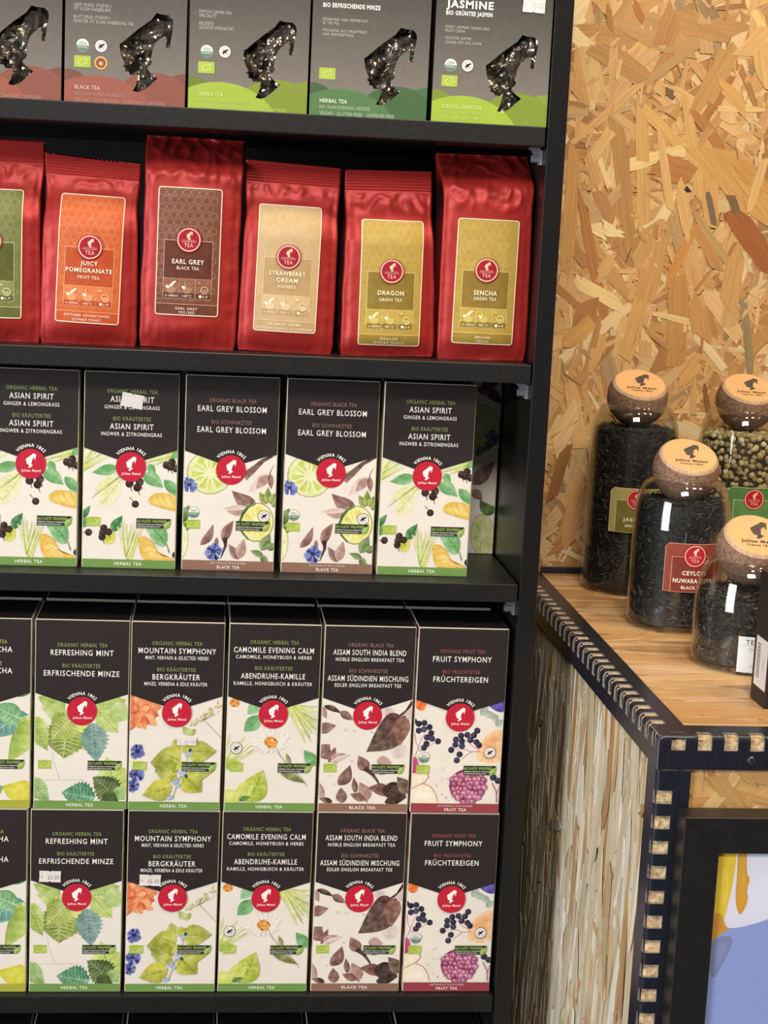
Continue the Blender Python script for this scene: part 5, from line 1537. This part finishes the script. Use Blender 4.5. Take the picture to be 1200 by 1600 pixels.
bag_at(.1093, .1879, .1105, .1915, .7300, (.1477, .6370), 'red foil tea bag with a dark brown label', 'fold', 3,
       dict(cols=('784733', '613327', 'd9b08f', 'a87a60', 'f3e2cf'), deg='100°C', min="3-5'", what='brown paper label',
            rows=T_(('EARL GREY', .50, .575, .036, .02), ('BLACK TEA', .35, .625, .026, .006), ('EARL GREY', .34, .943, .020, .004), ('ЭРЛ ГРЕЙ', .25, .975, .020, .004))), lrot=.010)
bag_at(.1892, .2682, .1920, .2712, .7120, (.2286, .6269), 'red foil tea bag with a pale beige label', 'crimp', 4,
       dict(cols=('c4a678', 'b8976a', 'e6d2a8', 'dcc498', 'f1e4c6'), deg='100°C', min="5-7'", what='beige paper label',
            rows=T_(('STRAWBERRY', .58, .535, .034, .02), ('CREAM', .34, .588, .034, .02), ('ROOIBOS', .28, .64, .024, .004), ('ERDBEER CREME', .52, .938, .020, .003), ('РОЙБУШ КЛУБНИКА СО СЛИВКАМИ', .9, .972, .020, .003))), slant=.002, lrot=.022)
bag_at(.2745, .3535, .2735, .3470, .7095, (.3140, .6190), 'red foil tea bag with a golden label and rumpled crimped top', 'crimp', 5,
       dict(cols=('b3953f', '8b7130', 'e8d88a', 'cdb866', 'f5ebc2'), deg='80°C', min="2-4'", what='golden paper label',
            rows=T_(('DRAGON', .42, .575, .036, .02), ('GREEN TEA', .37, .63, .026, .006), ('DRAGON', .27, .943, .020, .004), ('ЗЕЛЕНЫЙ ДРАКОН', .5, .975, .020, .004))), lrot=-.004)
bag_at(.3560, .4310, .3525, .4310, .7285, (.3926, .6234), 'red foil tea bag with a golden label beside the shelf side panel', 'fold', 6,
       dict(cols=('b3953f', '8b7130', 'e8d88a', 'cdb866', 'f5ebc2'), deg='80°C', min="2-4'", what='golden paper label',
            rows=T_(('SENCHA', .38, .585, .038, .02), ('GREEN TEA', .37, .632, .028, .006), ('SENCHA', .26, .943, .020, .004), ('СЕНЧА', .2, .975, .020, .004))), lrot=.006)

# ================================================================== GLASS JARS OF LOOSE TEA
JR, NECK, BALL = .0440, .0290, .0298
def jar_radius(z, h, out=True):
    """outer radius at height z of a jar with opening at height h"""
    s = .046; r = JR
    if z < .007:
        q = 1 - z / .007; r = JR - .007 * (1 - math.sqrt(max(0, 1 - q * q)))
    if z > h - s:
        q = (z - (h - s)) / s
        r = NECK + (JR - NECK) * math.sqrt(max(0, 1 - q ** 2.1)) if q < 1 else NECK
        r = max(r, NECK)
    return r if out else r - .0022
def make_jar(label, x, y, h, fill, tea, lab, seed, tilt):
    root = thing('tea_jar', label, 'jar', (x, y, CZ - .0003), (0, 0, 0), 'glass tea jars with ball lids')
    prof = [(0, .0008)] + [(jar_radius(.007 * k / 6, h), .007 * k / 6) for k in range(7)]
    n1 = 16
    prof += [(JR, .007 + (h - .046 - .007) * (k + 1) / 3) for k in range(3)]
    prof += [(jar_radius(h - .046 + .046 * (k + 1) / n1, h), h - .046 + .046 * (k + 1) / n1) for k in range(n1)]
    inner = [(r - .0022, z) for r, z in prof[8:]][::-1] + [(JR - .0075, .0045), (0, .0045)]
    lip = [(NECK - .0011, h + .0011)]
    v, f = lathe(prof + lip + inner, 64)
    mesh_obj('glass_body', v, f, M['glass'], root, smooth=True)
    # cork ball with a flat branded face
    nrm = (Vector((-.22, -.98, 0)).normalized() * math.sin(tilt[0]) + Vector((0, 0, 1)) * math.cos(tilt[0]) + Vector((tilt[1], 0, 0))).normalized()
    cdist = .0158
    rd = math.sqrt(BALL ** 2 - cdist ** 2)
    prof = []
    a1 = math.acos(cdist / BALL)
    for k in range(27):
        t = PI - (PI - a1 - .10) * k / 26
        prof.append((BALL * math.sin(t) if k else 0, BALL * math.cos(t)))
    v, f = lathe(prof, 48)
    right = Vector((1, -.08, 0)); right = (right - nrm * right.dot(nrm)).normalized(); upv = nrm.cross(right)
    Mx = Matrix(((right.x, upv.x, nrm.x, 0), (right.y, upv.y, nrm.y, 0), (right.z, upv.z, nrm.z, h + .0075), (0, 0, 0, 1)))
    lid = mesh_obj('cork_lid', [Mx @ Vector(p) for p in v], f, M['cork'], root, smooth=True)
    t0 = a1 + .10
    prof = [(BALL * math.sin(t0), BALL * math.cos(t0)), (rd * 1.0, cdist - .0004), (rd * .96, cdist)]
    v, f = lathe(prof, 48)
    mesh_obj('lid_rim', [Mx @ Vector(p) for p in v], f, M['cork_rim'], lid, smooth=True)
    v, f = lathe([(rd * .96, cdist), (rd * .94, cdist + .0002), (0, cdist + .0002)], 48)
    mesh_obj('lid_face', [Mx @ Vector(p) for p in v], f, M['cork_face'], lid)
    a = Art()
    a.poly(head_at(.0028, -.0055, .0215, 1.0), H_('5a4a42'))
    a.text('Julius Meinl', -.0145, .0145, .0085, .0034, H_('4a3830'), .04, new=False)
    a.text('Vienna 1862', -.0105, .0105, .0132, .0026, H_('5f4a3c'), .03, new=False)
    a.build('engraving', lambda px, py, l: tuple(Mx @ Vector((px, -py, cdist + .0004 + l))), M['burnt'], lid)
    if lab:
        kind, ang, w, z0, z1_ = lab
        lh = z1_ - z0
        def mp(px, py, l):
            t = ang + (px - w / 2) / JR
            r = JR + .0003 + l
            return (r * math.sin(t), -r * math.cos(t), z1_ - py)
        a = Art()
        if kind[0] == 'small':
            a.poly([(0, 0), (w, 0), (w, lh), (0, lh)], H_('dfe6ea'))
            a.text('TEA', .006, .0165, .0042, .0040, H_('2d3038'), .01)
            a.stroke([(.003, .0072), (w - .003, .0072)], .0002, .0002, H_('8a9098'))
            a.text('TRADITION', .0085, .020, .0102, .0019, H_('8f96a2'), 0)
            a.text('EST. 1862', .011, .019, .0240, .0017, H_('8f96a2'), 0)
        else:
            bg, inn, line, titles = kind
            cut = .0035
            a.poly([(cut, 0), (w - cut, 0), (w, cut), (w, lh), (0, lh), (0, cut)], H_(line))
            a.poly([(cut, .0004), (w - cut, .0004), (w - .0004, cut), (w - .0004, lh - .0003), (.0004, lh - .0003), (.0004, cut)], H_(bg))
            a.poly([(w * .12, lh * .27), (w * .88, lh * .27), (w * .88, lh - .0006), (w * .12, lh - .0006)], H_(line))
            a.poly([(w * .12 + .0004, lh * .27 + .0004), (w * .88 - .0004, lh * .27 + .0004), (w * .88 - .0004, lh - .0006), (w * .12 + .0004, lh - .0006)], H_(inn))
            for s, wd, yy, cap in titles:
                a.text(s, w / 2 - wd / 2, w / 2 + wd / 2, yy * lh, cap, H_('f2ead8'), .02)
        lb = a.build('jar_label', mp, M['label_print'], root, maxedge=.004, eps=5e-5)
        if kind[0] != 'small':
            b = Art(); bx, by, br = w / 2, lh * .25, .0100
            b.disc(bx, by, br, None, H_('b0202f'), None, 0, 40)
            b.ring(bx, by, br * .86, br * .93, H_('efc9b4'), 40)
            b.poly(head_at(bx + br * .05, by - br * .34, br * .72), H_('f2c9a8'))
            b.stroke([(bx - br * .6, by + br * .16), (bx + br * .6, by + br * .16)], br * .03, br * .03, H_('e7b9a8'), new=False)
            b.text('JULIUS MEINL', bx - br * .55, bx + br * .55, by + br * .04, br * .10, H_('e7b9a8'), 0, new=False)
            b.text('TEA', bx - br * .36, bx + br * .36, by + br * .42, br * .32, H_('f2cdb8'), 0, new=False)
            b.build('logo_badge', mp, M['label_print'], lb, maxedge=.004, eps=5e-5, base=5e-4)
    # the tea itself
    rg = random.Random(seed)
    rin = lambda z: jar_radius(max(z, .007), h) - .0024
    z0 = .0054
    verts, faces, cols = [], [], []
    pearl = tea[0] == 'pearl'
    core = .0030 if pearl else .0006
    cp = [(0, z0)] + [(rin(z0 + (fill - core - z0) * k / 14) - core, z0 + (fill - core - z0) * k / 14) for k in range(15)] + [(0, fill - core * .4)]
    cv, cf = lathe(cp, 40)
    verts += cv; faces += cf; cols += [H_(tea[1])] * len(cv)
    def add_needle(p, d, L, r, c, n_):
        s = d.cross(n_)
        if s.length < 1e-6:
            s = Vector((1, 0, 0))
        s.normalize(); q = d.cross(s).normalized()
        i = len(verts)
        bend = q * rg.uniform(-.12, .12) * L
        verts.extend([tuple(p - d * L / 2), tuple(p + s * r + bend * .5), tuple(p + q * r + bend * .5), tuple(p - s * r + bend * .5), tuple(p - q * r + bend * .5), tuple(p + d * L / 2)])
        cols.extend([c] * 6)
        for k in range(4):
            faces.append((i, i + 1 + (k + 1) % 4, i + 1 + k)); faces.append((i + 5, i + 1 + k, i + 1 + (k + 1) % 4))
    if not pearl:
        for k in range(tea[2]):
            t = rg.uniform(0, 2 * PI); z = rg.uniform(z0 + .002, fill)
            L = rg.uniform(*tea[3]); r = rg.uniform(.00035, .0007)
            n_ = Vector((math.cos(t), math.sin(t), 0)); tg = Vector((-math.sin(t), math.cos(t), 0))
            b = rg.gauss(0, .9)
            d = (tg * math.cos(b) + Vector((0, 0, 1)) * math.sin(b) + n_ * rg.uniform(-.12, .12)).normalized()
            rr = rin(z) - .0003 - rg.random() * .0006 - L * L / 10 / JR
            add_needle(n_ * rr + Vector((0, 0, z)), d, L, r, H_(rg.choice(tea[4])), n_)
        for k in range(tea[2] // 4):
            t = rg.uniform(0, 2 * PI); rr = math.sqrt(rg.random()) * (rin(fill) - .003); b = rg.uniform(0, 2 * PI)
            d = Vector((math.cos(b), math.sin(b), rg.uniform(-.2, .5))).normalized(); L = rg.uniform(*tea[3]) * .9
            add_needle(Vector((rr * math.cos(t), rr * math.sin(t), fill + rg.uniform(-.0005, .0025))), d, L, rg.uniform(.00035, .0007), H_(rg.choice(tea[4])), Vector((0, 0, 1)))
    else:
        bm = bmesh.new(); bmesh.ops.create_icosphere(bm, subdivisions=2, radius=1.0)
        sv = [v_.co.copy() for v_ in bm.verts]; sf = [tuple(v_.index for v_ in fa.verts) for fa in bm.faces]; bm.free()
        def add_pearl(p, r, c):
            i = len(verts); sq = Vector((rg.uniform(.8, 1.1), rg.uniform(.8, 1.1), rg.uniform(.8, 1.1)))
            for co in sv:
                w = 1 + .12 * math.sin(co.x * 7 + i) * math.sin(co.z * 6 + co.y * 5)
                verts.append((p.x + co.x * r * sq.x * w, p.y + co.y * r * sq.y * w, p.z + co.z * r * sq.z * w)); cols.append(tuple(min(1, k * (1 + .35 * math.sin(co.y * 9 + co.x * 8 + i))) for k in c))
            for fa in sf:
                faces.append(tuple(i + q for q in fa))
        z = z0 + .003
        while z < fill:
            n = int(2 * PI * (rin(z) - .003) / .0066)
            for k in range(n):
                t = 2 * PI * k / n + rg.uniform(-.06, .06)
                r = rg.uniform(.0024, .0037)
                add_pearl(Vector(((rin(z) - r - .0002) * math.cos(t), (rin(z) - r - .0002) * math.sin(t), z + rg.uniform(-.0022, .0022))), r, H_(rg.choice(tea[4])))
            z += .0055
        for k in range(150):
            t = rg.uniform(0, 2 * PI); rr = math.sqrt(rg.random()) * (rin(fill) - .005)
            add_pearl(Vector((rr * math.cos(t), rr * math.sin(t), fill - .002 + rg.uniform(0, .003))), rg.uniform(.0026, .0035), H_(rg.choice(tea[4])))
    me = bpy.data.meshes.new('loose_tea'); me.from_pydata(verts, [], faces)
    ca = me.color_attributes.new('Col', 'FLOAT_COLOR', 'POINT')
    ca.data.foreach_set('color', [q for c in cols for q in (*c, 1.0)])
    me.materials.append(M['pearl'] if pearl else M['tea_dark'])
    to = link(bpy.data.objects.new('loose_tea', me)); to.location = (x, y, CZ - .0003)
    to['kind'] = 'stuff'
    tag(to, tea[5], 'tea')
    return root
DARK = ('3a3531', '2b2724', '4a443e', '231f1d', '5a534b', '332e2a')
BRN = ('43372f', '352b26', '54463c', '2a2320', '7a6858', '4a3d34')
make_jar('tall glass jar of very dark leaf tea with olive label, by the wall', .5859, .229, .1845, .160,
         ('needle', '151312', 3400, (.005, .011), DARK, 'black needle tea leaves in the tall jar with olive label'),
         (('a39a5a', '716a30', 'd8cf9a', (('JASMINE', .024, .70, .0034), ('GREEN TEA', .020, .84, .0024))), math.radians(-6), .052, .0635, .1070), 1, (.50, .10))
make_jar('tall glass jar of rolled tea pearls with green label', .6960, .2290, .1845, .160,
         ('pearl', '3a3020', 0, None, ('cbb68a', 'b3a06f', 'd8c89c', '97885c', 'c2ad7c', 'a8946a'), 'khaki rolled tea pearls filling the jar with green label'),
         (('4f7d45', '5a8a50', 'cfe0b0', (('JASMIN PEARLS', .032, .70, .0034), ('GREEN TEA', .020, .84, .0024))), math.radians(2), .052, .0660, .1115), 2, (.50, .10))
make_jar('medium glass jar of black tea with reddish brown label', .5950, .0760, .1350, .114,
         ('needle', '151313', 3200, (.005, .010), DARK, 'black tea leaves in the jar with reddish brown label'),
         (('8a4030', '7c3428', 'e0a890', (('CEYLON', .021, .60, .0038), ('NUWARA ELIYA', .036, .76, .0038), ('BLACK TEA', .021, .90, .0028))), math.radians(2), .053, .0390, .0825), 3, (.52, .12))
make_jar('short glass jar of brownish black tea with white label', .6160, -.0600, .0890, .0600,
         ('needle', '1a1614', 3000, (.004, .009), BRN, 'dark brown tea leaves in the short jar with white label'),
         (('small',), math.radians(-8), .026, .0030, .0325), 4, (.55, .12))

# ================================================================== BLACK CARTON AT THE END OF THE COUNTER
bx = thing('black_carton', 'plain black carton with white barcode sticker standing before the short jar', 'box', (.5886, -.1963, CZ - .0004))
box_obj('carton', 0, .072, 0, .0330, 0, .1010, M['black_card'], bx, .0008)
s = box_obj('barcode_sticker', -.0003, 0.0, .0012, .0270, .0128, .0508, M['sticker'], bx, 0)
a = Art()
rg = random.Random(2)
yy = .004
while yy < .030:
    w = rg.uniform(.0004, .0012); a.poly([(.004, yy), (.011, yy), (.011, yy + w), (.004, yy + w)], H_('6f747a'), new=False); yy += w + rg.uniform(.0004, .001)
a.text('9008700', .0140, .0240, .018, .0022, H_('8a9096'), 0, rot=PI / 2)
a.build('barcode', lambda px, py, l: (-.00035 - l, .0275 - px, .0500 - py), M['letter'], s)

# ================================================================== FRAMED POSTER BEFORE THE COUNTER
FYF, FYB = CY - .0225, CY - .0016
FX0, FX1, FZ1, FZ0, FB = .5055, .905, .2690, -.245, .0262
fr = thing('framed_poster', 'black framed poster in blue, white and yellow fixed to the counter front', 'picture', (FX0, FYB, FZ0))
finv = (-FX0, -FYB, -FZ0)
def rail(pts):
    """mitred frame rail: pts = outer/inner corner pairs in x,z"""
    (ax, az), (bx_, bz), (cx, cz), (dx, dz) = pts
    bm = bmesh.new()
    f = [bm.verts.new((x, FYF, z)) for x, z in pts]; b = [bm.verts.new((x, FYB, z)) for x, z in pts]
    bm.faces.new(f); bm.faces.new(b[::-1])
    for i in range(4):
        bm.faces.new((f[i], b[i], b[(i + 1) % 4], f[(i + 1) % 4]))
    bmesh.ops.recalc_face_normals(bm, faces=bm.faces[:])
    bmesh.ops.bevel(bm, geom=bm.edges[:], offset=.0004, segments=1, affect='EDGES')
    o = bm_obj('frame_rail', bm, M['black_frame'], fr); o.location = finv
O_ = [(FX0, FZ1), (FX1, FZ1), (FX1, FZ0), (FX0, FZ0)]
I_ = [(FX0 + FB, FZ1 - FB), (FX1 - FB, FZ1 - FB), (FX1 - FB, FZ0 + FB), (FX0 + FB, FZ0 + FB)]
for k in range(4):
    rail([O_[k], O_[(k + 1) % 4], I_[(k + 1) % 4], I_[k]])
PXL, PZT, PY = FX0 + FB - .002, FZ1 - FB + .002, FYF + .0035
a = Art()
PWD, PHT = FX1 - FX0 - 2 * FB + .004, FZ1 - FZ0 - 2 * FB + .004
BL1, BL2, LAV, YEL, OCH = H_('8b9dd8'), H_('9dade0'), H_('dfdff0'), H_('e2c03a'), H_('d19a3a')
a.poly([(0, 0), (PWD, 0), (PWD, PHT), (0, PHT)], lambda x, y: mixc(BL1, BL2, y / PHT))
a.fwd = digitiser(800, 1150, 3.0, PXL, PY, PZT)
a_blob(a, [(1020, 480), (1900, 480), (1900, 640), (1300, 810), (1190, 865), (1060, 900), (1000, 900), (985, 850), (1010, 780), (1040, 640)], LAV, H_('e6e6f4'), 1)
a_blob(a, [(940, 480), (1052, 480), (1050, 600), (1030, 720), (1000, 840), (985, 880), (930, 960), (920, 700)], YEL, H_('e4c548'), 1)
a_blob(a, [(945, 830), (985, 830), (1000, 890), (1020, 905), (960, 940), (930, 970)], OCH, H_('c98f3f'), 1)
a_blob(a, [(1060, 480), (1105, 480), (1098, 640), (1118, 670), (1100, 720), (1108, 770), (1080, 830), (1062, 838), (1045, 770), (1055, 640)], OCH, H_('d8a84a'), 1)
a_blob(a, [(985, 640), (1005, 600), (1020, 700), (1000, 800), (985, 780)], H_('e8cf52'), YEL, 1)
a_blob(a, [(930, 960), (1010, 930), (1040, 960), (990, 1060), (940, 1150), (920, 1060)], H_('7f88ae'), H_('8b95c0'), 1)
po = a.build('poster_print', lambda px, py, l: (PXL + px, PY - l, PZT - py), M['flat_print'], fr, clip=(0, PWD, 0, PHT), eps=2e-5)
po.location = finv
bk = box_obj('backing_board', PXL, PXL + PWD, PY + .001, FYB - .001, PZT - PHT, PZT, M['black_card'], fr, 0); bk.location = finv
